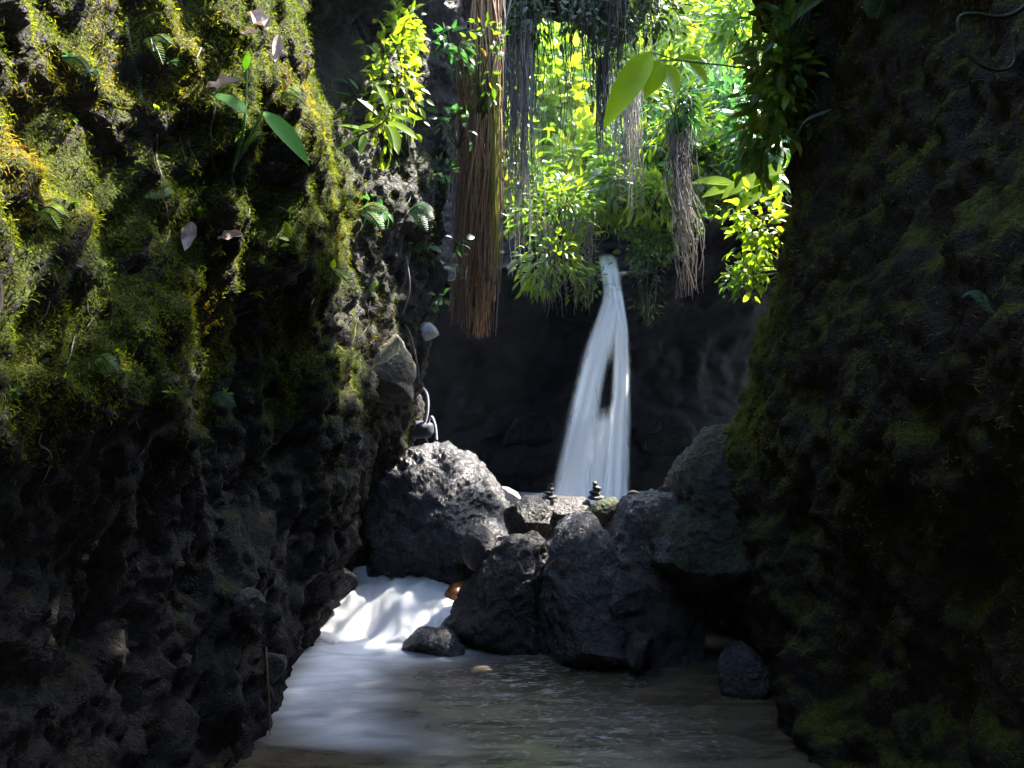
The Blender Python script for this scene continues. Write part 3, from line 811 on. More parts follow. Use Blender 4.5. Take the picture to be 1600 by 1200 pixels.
pp = np.stack([PX.ravel(), PY.ravel(), np.zeros(PX.size)], 1)
pp[:, 2] = 0.008 * fbm(pp * np.array([1.2, 2.5, 1]), 3, 95)
pw_ = pp + np.stack([0.30 * fbm(pp * np.array([1.1, 2.0, 1]), 4, 191, 0.6), 0.26 * fbm(pp * np.array([0.8, 2.6, 1]), 4, 193, 0.6), 0 * pp[:, 0]], 1)
def blob(x, y, rx_, ry_, rot=0.0):
    dx, dy = pw_[:, 0] - x, pw_[:, 1] - y
    c, s = math.cos(rot), math.sin(rot)
    return np.exp(-((dx * c + dy * s) / rx_) ** 2 - ((-dx * s + dy * c) / ry_) ** 2)
wr_ = 0.35 * fbm(pp * np.array([1.3, 2.6, 1]), 3, 97)
foam = 1.1 * blob(-1.25, 6.95, 0.75, 0.35) + 0.85 * blob(-1.55, 6.4, 0.4, 0.45) + 0.55 * blob(-1.4, 5.8, 0.4, 0.45, .5) + 0.30 * blob(-1.0, 5.2, 0.45, 0.22, -0.5) + 0.45 * blob(-0.2, 6.85, 0.5, 0.07)
foam = 1.05 * (1 - np.exp(-1.5 * foam * (1 + wr_)))
fleck = 0.9 * blob(0.1, 6.3, 0.7, 0.5) + 0.5 * blob(0.5, 5.2, 0.8, 0.4)
obj('pool_water', (pp, grid_faces(300, 420)), M['pool'], uv={'foam': foam, 'fleck': fleck}, kind='structure')
# the upper stream between dam and fall
sx = np.linspace(-4.5, 5, 90); sy = np.linspace(8.3, 17, 90)
SX, SY = np.meshgrid(sx, sy, indexing='ij')
sp_ = np.stack([SX.ravel(), SY.ravel(), np.full(SX.size, 0.40)], 1)
sf = 1.3 * np.exp(-((sp_[:, 0] - 1.35) / 1.1) ** 2 - ((sp_[:, 1] - 13.2) / 1.2) ** 2) + 0.8 * np.exp(-((sp_[:, 0] + 0.6) / 0.9) ** 2 - ((sp_[:, 1] - 9.0) / 1.0) ** 2)
obj('stream_water', (sp_, grid_faces(90, 90)), M['pool'], uv={'foam': sf, 'fleck': sf}, kind='structure')

# ------------------------------------------------------------------ backpack on the boulder
bpk = thing('backpack', P(652, 691, 8.97), 'navy backpack with raised grey straps lying on the glistening boulder', 'backpack')
def pillow(c, sx, sy, sz, seed, n=26):
    u = np.linspace(0, 2 * math.pi, 2 * n + 1)[:-1]; ph = np.linspace(-1.57, 1.57, n)
    se = lambda a, e: np.sign(a) * np.abs(a) ** e
    v = np.stack([np.outer(se(np.cos(ph), .6), se(np.cos(u), .6)) * sx, np.outer(se(np.cos(ph), .6), se(np.sin(u), .6)) * sy, np.repeat(se(np.sin(ph), .7)[:, None] * sz, 2 * n, 1)], -1).reshape(-1, 3)
    v = v * (1 + 0.12 * fbm(v * 9 + seed, 3, seed)[:, None]) + c
    a = np.arange(n * 2 * n).reshape(n, 2 * n); nx = np.roll(a, -1, 1)
    return v, np.stack([a[:-1], nx[:-1], nx[1:], a[1:]], -1).reshape(-1, 4)
obj('body', pillow(P(655, 671, 8.97), 0.16, 0.13, 0.10, 3), M['cloth_navy'], bpk)
obj('pocket', pillow(P(640, 663, 8.84), 0.07, 0.05, 0.075, 5), M['cloth_black'], bpk)
def ribbon(pts, w, th=0.006, n=40):
    p = spline(pts, n)
    t = unit(np.gradient(p, axis=0)); s = np.array([0.25, 1.0, 0.0]); s = unit(s - t * (t @ s)[:, None]); m = np.cross(t, s)
    v = np.stack([p - s * w + m * th, p + s * w + m * th, p + s * w - m * th, p - s * w - m * th], 1).reshape(-1, 3)
    a = np.arange(n * 4).reshape(n, 4); nx = np.roll(a, -1, 1)
    return v, np.stack([a[:-1], nx[:-1], nx[1:], a[1:]], -1).reshape(-1, 4)
obj('strap', ribbon([P(662, 669, 8.92), P(668, 641, 8.90), P(667, 617, 8.90), P(658, 606, 8.92), P(650, 623, 8.96), P(645, 651, 8.98)], 0.03, 0.009), M['strap_grey'], bpk)
obj('strap', ribbon([P(668, 661, 8.82), P(674, 651, 8.80), P(680, 666, 8.78), P(682, 687, 8.77)], 0.025, 0.008), M['strap_grey'], bpk)
obj('handle', ribbon([P(636, 651, 8.90), P(638, 639, 8.88), P(644, 651, 8.86), P(648, 666, 8.86)], 0.018, 0.006), M['strap_grey'], bpk)
rb = obj('pouch', pillow(P(624, 687, 8.87), 0.035, 0.03, 0.025, 9, 12), M['red_plastic'], origin=P(624, 691, 8.87))
tag(rb, 'small red pouch beside the navy backpack', 'pouch')

# ------------------------------------------------------------------ jungle plants
def crown(c, rad, n, L, shape=LEAF_LOW, clumps=14, wide=0.42, spread=0.28, droop=0.35, up=0.6):
    c = np.asarray(c, float); rad = np.asarray(rad, float)
    k = rng.normal(0, 1, (clumps, 3)); k = unit(k) * rng.uniform(0.35, 1.0, (clumps, 1)) ** 0.6
    who = rng.integers(0, clumps, n)
    off = rng.normal(0, spread, (n, 3))
    p = c + (k[who] + off) * rad
    d = unit(off * 1.2 + k[who] * 0.7 + rng.normal(0, 0.35, (n, 3)) + np.array([0, 0, -0.15]))
    nn = np.array([0, 0, 1.0]) * up + rng.normal(0, 0.45, (n, 3)) + np.array([0, -0.35, 0])
    LL = L * rng.uniform(0.55, 1.25, n)
    cl = rng.uniform(0, 1, clumps)
    ti = np.clip(0.6 * cl[who] + 0.5 * rng.uniform(0, 1, n), 0, 1)
    g, t = leaves(p, d, nn, LL, LL * wide * rng.uniform(0.8, 1.2, n), shape, 0.25, droop * rng.uniform(0.4, 1.5, n), tint=ti)
    return g, t, c + k * rad

def shrub(name, label, cat, px, py, y, rpx, rpy, n, L, mat, group=None, base=None, clumps=14, **kw):
    c = P(px, py, y)
    rad = np.array([rpx / F * y, (rpx + rpy) / 2 / F * y, rpy / F * y])
    b = np.asarray(base if base is not None else c - np.array([0, -0.1, rad[2] * 1.15]), float)
    t = thing(name, b, label, cat, group)
    g, ti, ks = crown(c, rad, n, L, clumps=clumps, **kw)
    st = []
    for q in ks[:20]:
        m = (b + q) / 2 + rng.normal(0, 0.12, 3) * rad
        st.append(spline([b, m, q], 10))
    obj('stem', tubes(np.array(st), np.repeat(np.linspace(0.022, 0.006, 10)[None] * max(0.5, y / 12), len(st), 0), 5), M['stem_dark'], t)
    obj('foliage', g, M[mat], t, tint=ti)
    return t

# ------------------------------------------------------------------ hanging roots
def strands(n, x0, x1, y, top, bot, tip_spread=30, r=(0.004, 0.010), taper=0.0, dy=0.25, sway=10, seg=16, pw=1.0, lean=0):
    """n root strands between photo columns x0..x1 from row top to around row bot"""
    u = rng.uniform(0, 1, n)
    ptop = x0 + (x1 - x0) * u
    cx = (x0 + x1) / 2
    yd = y + rng.uniform(-dy, dy, n)
    t = np.linspace(0, 1, seg)
    end = bot - rng.uniform(0, 1, n) ** pw * tip_spread
    px = ptop[:, None] + (cx - ptop)[:, None] * taper * t[None] ** 1.5 + np.cumsum(rng.normal(0, sway / seg, (n, seg)), 1) + lean * t[None] ** 1.5 + 0.22 * sway * np.sin(t[None] * rng.uniform(3, 9, (n, 1)) + rng.uniform(0, 6.28, (n, 1)))
    py = top + (end - top)[:, None] * t[None]
    yy = yd[:, None] + np.cumsum(rng.normal(0, 0.008, (n, seg)), 1)
    path = np.stack([(px - 800) / F * yy, yy, ZC + (600 - py) / F * yy], -1)
    rad = rng.uniform(*r, n)[:, None] * (1 - 0.6 * t[None])
    g = tubes(path, rad, 4)
    return g, np.repeat(rng.uniform(0, 1, n), seg * 4)

def root_bundle(label, parts, loc):
    t = thing('hanging_roots', loc, label, 'roots', 'curtains of roots hanging in the gorge')
    for nm, mat, kw in parts:
        g, ti = strands(**kw)
        obj(nm, g, M[mat], t, tint=ti)
    return t
root_bundle('thick reddish brown column of hanging roots with a yellow mossy edge', [
    ('root_mass', 'root_red', dict(n=380, x0=748, x1=774, y=8.7, top=-30, bot=530, tip_spread=220, r=(0.003, 0.012), dy=0.14, sway=28, pw=1.2, lean=-12)),
    ('root_cord', 'root_red', dict(n=18, x0=748, x1=772, y=8.62, top=-30, bot=500, tip_spread=220, r=(0.009, 0.017), dy=0.12, sway=50, pw=0.8, lean=-10)),
    ('root_fringe', 'root_red', dict(n=110, x0=722, x1=742, y=8.75, top=60, bot=522, tip_spread=200, r=(0.003, 0.007), dy=0.15, sway=24, lean=-16)),
    ('mossy_edge', 'root_mossy', dict(n=60, x0=770, x1=780, y=8.55, top=110, bot=440, tip_spread=160, r=(0.005, 0.010), dy=0.05, sway=8)),
    ('trunk', 'root_dark', dict(n=60, x0=742, x1=785, y=8.9, top=-60, bot=260, tip_spread=160, r=(0.008, 0.02), dy=0.1, sway=14))], P(745, 0, 8.7))
shrub('creeper', 'leafy creeper climbing over the top of the reddish root column', 'creeper', 758, 95, 8.4, 26, 60, 120, 0.10, 'jungle', base=P(750, 190, 8.6), clumps=10)
root_bundle('pale pinkish root curtain just beside the reddish column', [
    ('root_mass', 'root_pale', dict(n=230, x0=778, x1=832, y=10.2, top=30, bot=330, tip_spread=230, r=(0.003, 0.009), dy=0.25, sway=14, pw=1.2)),
    ('root_fringe', 'root_pale', dict(n=26, x0=800, x1=845, y=10.3, top=150, bot=440, tip_spread=100, r=(0.003, 0.007), dy=0.2, sway=20))], P(805, 60, 9.3))
root_bundle('black twisted root cluster dangling in front of the bright leaves', [
    ('root_mass', 'root_dark', dict(n=120, x0=908, x1=972, y=10.0, top=-40, bot=190, tip_spread=210, r=(0.004, 0.013), taper=0.25, dy=0.3, sway=18)),
    ('root_tail', 'root_dark', dict(n=34, x0=930, x1=950, y=10.0, top=90, bot=260, tip_spread=70, r=(0.005, 0.011), taper=0.3, dy=0.06, sway=10))], P(935, 0, 8.3))
root_bundle('grey shaggy tapering root hank hanging alone before the dark cave', [
    ('root_mass', 'root_pale', dict(n=80, x0=1048, x1=1072, y=9.6, top=185, bot=468, tip_spread=190, r=(0.003, 0.010), taper=0.7, dy=0.12, sway=36, pw=1.3, lean=16))], P(1060, 240, 9.6))
root_bundle('brown root curtain hanging above the waterfall lip', [
    ('root_mass', 'root_pale', dict(n=80, x0=958, x1=1000, y=12.6, top=120, bot=340, tip_spread=150, r=(0.004, 0.012), dy=0.3, sway=16))], P(980, 150, 12.3))
root_bundle('short fringe of pale roots under the lip left of the waterfall', [
    ('root_mass', 'root_pale', dict(n=75, x0=845, x1=930, y=13.45, top=345, bot=500, tip_spread=80, r=(0.004, 0.012), dy=0.2, sway=16))], P(885, 400, 13.2))
G_VINE = 'thin roots hanging across the bright leaves'
for k in range(85):
    x = rng.choice([rng.uniform(785, 925), rng.uniform(785, 905), rng.uniform(960, 1030)])
    bot = rng.uniform(120, 290)
    if 905 < x: bot = rng.uniform(60, 170)
    g, ti = strands(1, x, x, rng.uniform(9.8, 10.8), rng.uniform(-30, 20), bot, 0, (0.004, 0.009), dy=0, sway=22, seg=20)
    tag(obj('hanging_root', g, M['root_dark'], tint=ti, origin=g[0][0]), 'thin dark root hanging from the arch across the bright leaves', 'root', G_VINE)
for lab, pts, r in (
    ('long thin root hanging alone beside the reddish column', [(781, 150), (783, 300), (780, 420), (776, 512)], 0.006),
    ('thin root hanging just left of the bright jungle gap', [(812, 180), (806, 330), (815, 440)], 0.005),
    ('pale looping vine crossing above the root column', [(800, -10), (785, 50), (768, 90), (764, 140), (760, 200)], 0.010)):
    g = tube([P(a, b, 8.55) for a, b in pts], r, r * .6, 30, 5)
    tag(obj('hanging_root', g, M['root_pale'], tint=np.full(len(g[0]), .4), origin=g[0][0]), lab, 'root')
for lab, pts, y in (
    ('pale crooked root running down the cliff to the tan boulder', [(640, 395), (632, 440), (618, 478), (640, 520), (652, 570), (655, 600)], 7.95),
    ('thin crooked root running beside the tan boulder', [(634, 400), (640, 450), (630, 490)], 7.85)):
    g = tube([P(a, b, y) for a, b in pts], 0.014, 0.008, 40, 6)
    tag(obj('root', g, M['root_pale'], tint=np.full(len(g[0]), .5), origin=g[0][0]), lab, 'root')
g = tube([P(416, 1010, 5.05), P(418, 1050, 5.0), P(421, 1100, 5.02), P(422, 1150, 5.05)], 0.006, 0.004, 20, 5)
tag(obj('twig', g, M['root_red'], tint=np.full(len(g[0]), .9), origin=g[0][0]), 'thin brown twig hanging by the pool edge', 'twig')

G_BG = 'jungle bushes above the waterfall'
bgspec = [  # px, py, y, rx, ry, n, leaf, mat, label
    (860, 190, 19, 70, 110, 1500, 0.34, 'jungle_yellow', 'glowing yellow green bush behind the thin hanging roots'),
    (840, 90, 21, 70, 80, 1300, 0.36, 'jungle_yellow', 'leafy green bush near the top of the bright gap beside the pale roots'),
    (920, 120, 22, 70, 90, 1300, 0.36, 'jungle_yellow', 'sunlit yellow bush behind the black root cluster'),
    (900, 270, 17, 60, 60, 700, 0.28, 'jungle_yellow', 'bright yellow bush low in the gap above the lip'),
    (1010, 60, 20, 70, 80, 1300, 0.34, 'jungle_yellow', 'green bush above the big lime leaf'),
    (1090, 40, 18, 70, 70, 1300, 0.30, 'jungle_yellow', 'bright yellow bush high up beside the shaded cliff'),
    (1150, 100, 16, 60, 90, 1200, 0.26, 'jungle_yellow', 'green bush high up touching the shaded cliff'),
    (1050, 150, 17, 70, 70, 1300, 0.28, 'jungle_yellow', 'green bush behind the vine of the big lime leaf'),
    (1120, 190, 13.5, 80, 55, 1200, 0.24, 'jungle_cool', 'cool green leafy bush over the dark cave'),
    (1040, 220, 14.5, 55, 50, 900, 0.22, 'jungle_cool', 'cool green bush beside the grey root hank'),
    (985, 260, 14.3, 60, 60, 900, 0.22, 'jungle', 'green bush behind the brown root curtain'),
    (1020, 305, 13.4, 45, 35, 600, 0.20, 'jungle_yellow', 'small spiky bright bush beside the grey root hank'),
    (865, 325, 13.6, 60, 42, 620, 0.24, 'jungle', 'silvery green bush on the lip left of the waterfall'),
    (935, 335, 14.6, 55, 38, 600, 0.24, 'jungle_yellow', 'green bush directly above the waterfall'),
    (862, 405, 13.4, 50, 42, 620, 0.16, 'jungle_yellow', 'shaggy bush hanging over the lip left of the waterfall'),
    (1012, 440, 13.7, 28, 60, 260, 0.13, 'dark_leaf', 'dark straggling bush right of the waterfall chute'),
    (920, 440, 13.7, 25, 35, 400, 0.14, 'jungle_yellow', 'pale tuft of leaves at the left edge of the chute'),
    (1015, 392, 14.0, 40, 30, 420, 0.18, 'jungle', 'low green bush on the lip just right of the waterfall chute'),
    (1060, 345, 14.4, 40, 34, 420, 0.2, 'jungle', 'green bush on the lip behind the grey root hank'),
    (820, 300, 15.5, 60, 70, 900, 0.24, 'jungle', 'green bush behind the pale root curtain'),
    (1120, 265, 11.5, 60, 40, 700, 0.22, 'jungle', 'fresh green bush drooping over the dark cave below the cool bush'),
    (1190, 200, 11, 50, 60, 700, 0.20, 'jungle_cool', 'cool leafy bush squeezed against the shaded cliff above the lime branch'),
    (1070, 190, 12, 45, 40, 500, 0.26, 'jungle_yellow', 'bright yellow bush behind the top of the grey root hank'),
    (1200, 290, 13, 60, 40, 600, 0.20, 'jungle', 'green bush behind the lime branch over the cave'),
    (780, 200, 15, 40, 90, 700, 0.26, 'jungle_yellow', 'sunny bush glimpsed between the reddish column and pale roots'),
    (1060, 165, 9.3, 34, 34, 260, 0.17, 'jungle_cool', 'pale cool bush from which the grey root hank hangs'),
    (1180, 30, 12, 50, 60, 900, 0.22, 'jungle', 'leafy branch cluster at the top beside the fern fronds'),
]
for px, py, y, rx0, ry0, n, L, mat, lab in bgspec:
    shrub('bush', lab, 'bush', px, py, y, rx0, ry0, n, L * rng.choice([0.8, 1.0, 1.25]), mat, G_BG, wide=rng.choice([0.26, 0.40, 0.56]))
# unseen tree added on the cliff crest; its crown clumps block sun over the gorge
t = thing('tree', (4.4, 8.2, 5.0), 'unseen tree added on the cliff crest to shade the gorge', 'tree')
for c_, r_, n_ in (((1.7, 7.3, 6.9), (0.9, 0.9, 0.45), 1100), ((1.4, 5.9, 6.5), (0.8, 1.0, 0.4), 1300), ((1.0, 4.7, 6.2), (0.8, 0.8, 0.35), 1400), ((1.0, 6.8, 6.4), (0.6, 0.6, 0.25), 600), ((3.2, 10.2, 8.2), (1.0, 0.6, 0.4), 300), ((2.9, 8.7, 7.6), (1.3, 0.9, 0.4), 3600)):
    g, ti, ks = crown(c_, r_, n_, 0.24, clumps=24)
    obj('crown', g, M['jungle'], t, tint=ti)
obj('trunk', tube([(4.4, 8.2, 5.0), (3.9, 8.1, 6.3), (2.6, 7.7, 7.0), (1.5, 6.6, 6.7), (1.0, 4.8, 6.3)], 0.16, 0.05, 16, 8), M['bark'], t)
G_TREE = 'trees filling the jungle behind'
for k, (px, py, y, rx0, ry0, mat, lab) in enumerate([
    (760, 120, 27, 110, 150, 'jungle', 'tall leafy tree far behind the root column'),
    (900, 60, 29, 110, 140, 'jungle_yellow', 'tall sunlit tree far behind the black root cluster'),
    (1030, 90, 27, 110, 140, 'jungle', 'tall green tree far behind the big lime leaf'),
    (1150, 60, 25, 110, 140, 'jungle_yellow', 'tall yellow green tree far behind the cool bush'),
    (950, 240, 24, 110, 100, 'jungle', 'dense low tree far behind the lip bushes'),
    (1090, 240, 22, 110, 100, 'jungle_cool', 'dense cool green tree far above the cave'),
    (840, 250, 25, 100, 110, 'jungle', 'dense green tree far behind the yellow bush')]):
    c = P(px, py, y)
    rad = np.array([rx0, (rx0 + ry0) / 2, ry0]) / F * y
    b = np.array([c[0], c[1] + 0.5, 4.0 + 0.42 * (y - 14.6)])
    t = thing('tree', b, lab, 'tree', G_TREE)
    g, ti, ks = crown(c, rad, 2600, 0.5, clumps=26)
    obj('crown', g, M[mat], t, tint=ti)
    obj('trunk', tube([b, (b + c) / 2 + np.array([.2, 0, 0]), c], 0.22, 0.06, 14, 8), M['bark'], t)

G_ARCH = 'dark leafy tufts hanging from the rock arch'
for px, py, w, h, lab in ((775, 85, 26, 60, 'dark leafy tuft on the arch just above the pale roots'), (830, 25, 40, 34, 'dark leafy tuft on the arch at the top of the bright gap'),
                          (905, 30, 34, 44, 'dark leafy tuft on the arch left of the black root cluster'), (975, 60, 30, 60, 'dark leafy tuft on the arch right of the black root cluster'), (1020, 20, 40, 40, 'dark leafy tuft at the far end of the arch')):
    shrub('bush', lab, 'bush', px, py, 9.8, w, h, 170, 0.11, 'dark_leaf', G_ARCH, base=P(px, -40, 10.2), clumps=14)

# leaves in front of the gap
def big_plant(name, label, cat, leafspec, stems, mat, smat, group=None, wave=0.0, shape=LEAF_FULL, part='leaf', rooted=False, yshift=0.0):
    leafspec = [(a, b, c, d, e + yshift, f, h * (1 + yshift * .3)) for a, b, c, d, e, f, h in leafspec]
    stems = [[(a, b, c + yshift) for a, b, c in q] for q in stems]
    if rooted:                                             # slide the whole plant so that its foot meets the cliff
        fx, fy, fz = stems[0][0]
        dz = on_cliff(fx, fy) + 0.02 - fz
        leafspec = [(a, b, c, d, max(1.8, min(e + dz, on_cliff(a, b) - .05, on_cliff(c, d) - .04, on_cliff((a + c) / 2, (b + d) / 2) - .06)), f, h) for a, b, c, d, e, f, h in leafspec]
        stems = [[(a, b, max(1.8, min(c + dz, on_cliff(a, b) - .02 - .03 * (k > 0)))) for k, (a, b, c) in enumerate(q)] for q in stems]
    """leafspec: (base px, py, tip px, py, depth, width px, tilt)"""
    loc = P(*stems[0][0]) if stems else P(leafspec[0][0], leafspec[0][1], leafspec[0][4])
    t = thing(name, loc, label, cat, group)
    for bx0, by0, tx, ty, y, w, tilt in leafspec:
        a, b = P(bx0, by0, y), P(tx, ty, y - tilt)
        d = b - a
        L = np.linalg.norm(d)
        g, ti = leaves(a, d, np.array([0.25, -0.75, 0.75]), L, w / F * y, shape, 0.3, 0.12, wave=wave)
        obj(part, g, M[mat], t, tint=ti)
    for s in stems:
        r = 0.010
        obj('stem', tube([P(*q) for q in s], r, r * 0.6, 24, 6), M[smat], t)
    return t

big_plant('hanging_leaf', 'big lime leaf hanging from a thin vine before the bright gap', 'leaf',
          [(1018, 80, 940, 196, 6.6, 46, 0.1)], [[(1215, 115, 6.4), (1130, 102, 6.5), (1070, 96, 6.6), (1018, 82, 6.6)]], 'lime_leaf', 'stem_green', yshift=2.0)
big_plant('leafy_vine', 'vine leaves of bright lime spread behind the big hanging leaf', 'vine',
          [(1030, 95, 1010, 150, 6.8, 40, .1), (1050, 95, 1100, 88, 6.8, 30, .1), (1040, 100, 1060, 150, 6.8, 36, 0), (1075, 95, 1110, 130, 6.8, 26, .1)],
          [[(1110, 100, 6.8), (1070, 95, 6.8), (1030, 95, 6.8)]], 'lime_leaf', 'stem_green', yshift=2.0)
big_plant('leafy_branch', 'yellow green leafy branch reaching over the dark cave from the shaded cliff', 'branch',
          [(1150, 288, 1082, 278, 6.4, 26, .1), (1155, 290, 1098, 300, 6.4, 22, .2), (1170, 285, 1130, 303, 6.3, 26, .2), (1200, 275, 1140, 296, 6.3, 28, .2), (1215, 268, 1175, 300, 6.2, 30, .1), (1225, 262, 1190, 272, 6.2, 26, .1), (1228, 290, 1195, 302, 6.2, 22, .1), (1150, 285, 1165, 265, 6.4, 20, .0), (1190, 300, 1150, 325, 6.3, 18, .1)],
          [[(1245, 255, 6.0), (1215, 268, 6.2), (1180, 280, 6.3), (1150, 288, 6.4)]], 'branch_leaf', 'stem_green', yshift=2.8)
big_plant('broad_leaf_sprig', 'sprig with glossy pale broad leaves against the shaded cliff', 'sprig',
          [(1222, 228, 1178, 242, 6.9, 26, .0), (1226, 225, 1190, 225, 6.9, 20, .1), (1228, 230, 1200, 260, 6.9, 20, .1)],
          [[(1250, 215, 6.6), (1225, 228, 6.9)]], 'jungle_cool', 'stem_green', yshift=2.6)
shrub('bush', 'small bright leaved bush trailing down the edge of the shaded cliff', 'bush', 1180, 365, 9.0, 34, 62, 240, 0.15, 'jungle_yellow', base=P(1250, 330, 8.8), clumps=12, shape=LEAF_FULL)
shrub('bush', 'dark tangled bush ending in a tuft of roots on the cliff edge', 'bush', 1160, 435, 9.0, 24, 34, 200, 0.10, 'jungle', base=P(1245, 420, 8.8), clumps=9)
shrub('bush', 'dark leafy creeper hanging down the edge of the shaded cliff at the top', 'creeper', 1215, 100, 5.6, 36, 120, 420, 0.13, 'jungle', base=P(1270, -20, 5.4), clumps=18, shape=LEAF_FULL)
shrub('bush', 'green leafy creeper lit from behind beside the cliff top', 'creeper', 1200, 170, 6.2, 34, 90, 380, 0.12, 'jungle', base=P(1250, 100, 6.0), clumps=16, shape=LEAF_FULL)
for lab, pts, y in (
    ('thin arching stem over the dark cave nearest the grey root hank', [(1120, 225), (1085, 240), (1080, 270), (1095, 290)], 7.2),
    ('long arching stem drooping over the dark cave to the lime branch', [(1230, 250), (1180, 225), (1130, 230), (1100, 255)], 7.2),
    ('looping tendril hanging below the lime branch before the cave', [(1075, 320), (1100, 328), (1125, 325), (1140, 310)], 7.0)):
    g = tube([P(a, b, y) for a, b in pts], 0.006, 0.004, 30, 5)
    tag(obj('stem', g, M['stem_green'], origin=g[0][0]), lab, 'stem')

def fern(label, base, tip, sag, npin, pl, mat, group=None):
    a, b = np.array(base), np.array(tip)
    mid = (a + b) / 2 + np.array([0, 0, sag])
    t = thing('fern_frond', a, label, 'fern', group)
    r = spline([a, mid, b], npin)
    d = unit(np.gradient(r, axis=0))
    upv = np.array([0.1, -0.8, 0.6])
    s = unit(np.cross(d, upv))
    k = np.linspace(0, 1, npin)
    L = pl * (np.sin(np.clip(k * 0.9 + 0.1, 0, 1) * math.pi) ** 0.6 + 0.05)
    g1, t1 = leaves(r, s + d * 0.45, upv, L, L * 0.26, LEAF_SLIM, 0.1, 0.2)
    g2, t2 = leaves(r, -s + d * 0.45, upv, L, L * 0.26, LEAF_SLIM, 0.1, 0.2)
    obj('pinnae', join([g1, g2]), M[mat], t, tint=np.concatenate([t1, t2]))
    obj('stem', tubes(r[None], np.linspace(0.006, 0.002, npin)[None], 4), M['stem_dark'], t)
    return t
for k, (lab, a, b, m) in enumerate([
    ('drooping fern frond highest at the top of the shaded cliff', (1290, -10, 5.0), (1195, 60, 5.2), 'jungle'),
    ('dark fern frond hanging left of the curled vine', (1400, -20, 4.2), (1370, 30, 4.2), 'dark_leaf'),
    ('fern frond hanging along the cliff edge below the top frond', (1260, 40, 5.3), (1215, 150, 5.5), 'jungle'),
    ('dim fern frond pointing into the gap from the cliff edge', (1300, 170, 5.2), (1235, 215, 5.5), 'dark_leaf'),
    ('single small pale fern frond on the shaded cliff face', (1550, 488, 2.65), (1502, 462, 2.75), 'jungle_cool')]):
    fern(lab, P(*a), P(*b), 0.04, 22, 0.11 if k < 4 else 0.035, m)
g = tube([P(a, b, 3.0) for a, b in [(1620, -10), (1590, 18), (1560, 27), (1520, 22), (1498, 30), (1505, 70), (1530, 100), (1565, 110), (1585, 95), (1582, 55)]], 0.010, 0.006, 70, 8)
tag(obj('vine', g, M['stem_dark'], origin=g[0][0]), 'curled green vine loop in the dark upper corner', 'vine')

# ------------------------------------------------------------------ plants and litter on the sunlit cliff
big_plant('arum_plant', 'arum like plant with two large green leaves on a pale stalk in the moss', 'plant',
          [(388, 178, 330, 140, 3.55, 34, .08), (412, 174, 488, 250, 3.6, 34, .10), (383, 110, 388, 78, 3.55, 11, .02)],
          [[(362, 268, 3.75), (372, 235, 3.66), (382, 190, 3.58), (386, 110, 3.55)], [(366, 258, 3.72), (385, 225, 3.64), (400, 195, 3.6), (412, 174, 3.6)], [(368, 255, 3.7), (395, 218, 3.62), (420, 208, 3.6)]], 'fresh_leaf', 'stem_green', rooted=True)
g = tube([P(a, b, on_cliff(a, b) - 0.01) for a, b in [(362, 275), (366, 300), (360, 325), (372, 355)]], 0.006, 0.003, 24, 5)
tag(obj('root', g, M['root_pale'], tint=np.full(len(g[0]), .3), origin=g[0][0]), 'thin crooked root hanging below the arum plant', 'root')
big_plant('seedling', 'small bright seedling with rounded leaves on the dark cliff', 'seedling',
          [(452, 372, 446, 344, 4.6, 15, .03), (452, 372, 468, 362, 4.6, 11, .03), (452, 376, 436, 370, 4.6, 9, .03), (452, 376, 468, 374, 4.6, 10, .03), (452, 382, 438, 384, 4.6, 8, .03), (452, 382, 466, 384, 4.6, 9, .03)],
          [[(455, 392, 4.7), (453, 380, 4.63), (452, 370, 4.6)]], 'lime_leaf', 'stem_green', rooted=True)
big_plant('seedling', 'small seedling with two narrow lime leaves above the tan boulder', 'seedling',
          [(520, 420, 550, 432, 5.3, 9, .03), (520, 420, 522, 404, 5.3, 9, .03), (522, 424, 552, 446, 5.3, 7, .02)],
          [[(516, 436, 5.45), (519, 426, 5.35), (520, 419, 5.3)]], 'lime_leaf', 'stem_green', rooted=True)
big_plant('broad_leaf_plant', 'leaning plant with lobed lime leaves and one pale sunlit leaf', 'plant',
          [(606, 195, 625, 238, 6.7, 24, .12), (606, 190, 655, 212, 6.7, 20, .1), (612, 180, 650, 190, 6.7, 16, .1), (600, 165, 640, 150, 6.7, 16, .1), (590, 180, 560, 150, 6.75, 14, .1), (585, 195, 545, 205, 6.75, 12, .1), (575, 205, 528, 190, 6.75, 10, .1), (606, 165, 590, 130, 6.75, 18, .1), (570, 210, 562, 240, 6.75, 12, .1), (560, 215, 525, 232, 6.7, 9, .1)],
          [[(545, 222, 7.0), (570, 208, 6.8), (600, 190, 6.7), (612, 165, 6.7)]], 'lime_leaf', 'stem_dark', rooted=True)
big_plant('broad_leaf_plant', 'sprig with long narrow cool green leaves sticking into the dark hollow', 'plant',
          [(545, 130, 514, 118, 6.8, 9, .1), (550, 150, 518, 140, 6.8, 8, .1), (560, 140, 545, 120, 6.8, 8, .05)],
          [[(575, 175, 7.0), (558, 150, 6.85), (545, 130, 6.8)]], 'jungle_cool', 'stem_dark', rooted=True)
shrub('bush', 'yellow green bush growing up the corner of the cliff beside the dark hollow', 'bush', 612, 130, 7.2, 34, 100, 420, 0.10, 'jungle_yellow', base=P(640, 260, 7.6), clumps=16, shape=LEAF_FULL)
shrub('bush', 'small leafy bush at the very top of the cliff corner', 'bush', 640, 45, 7.4, 24, 34, 170, 0.11, 'jungle_yellow', base=P(665, 90, 7.9), clumps=8, shape=LEAF_FULL)
G_SPRIG = 'little cool green sprigs on the far corner of the cliff'
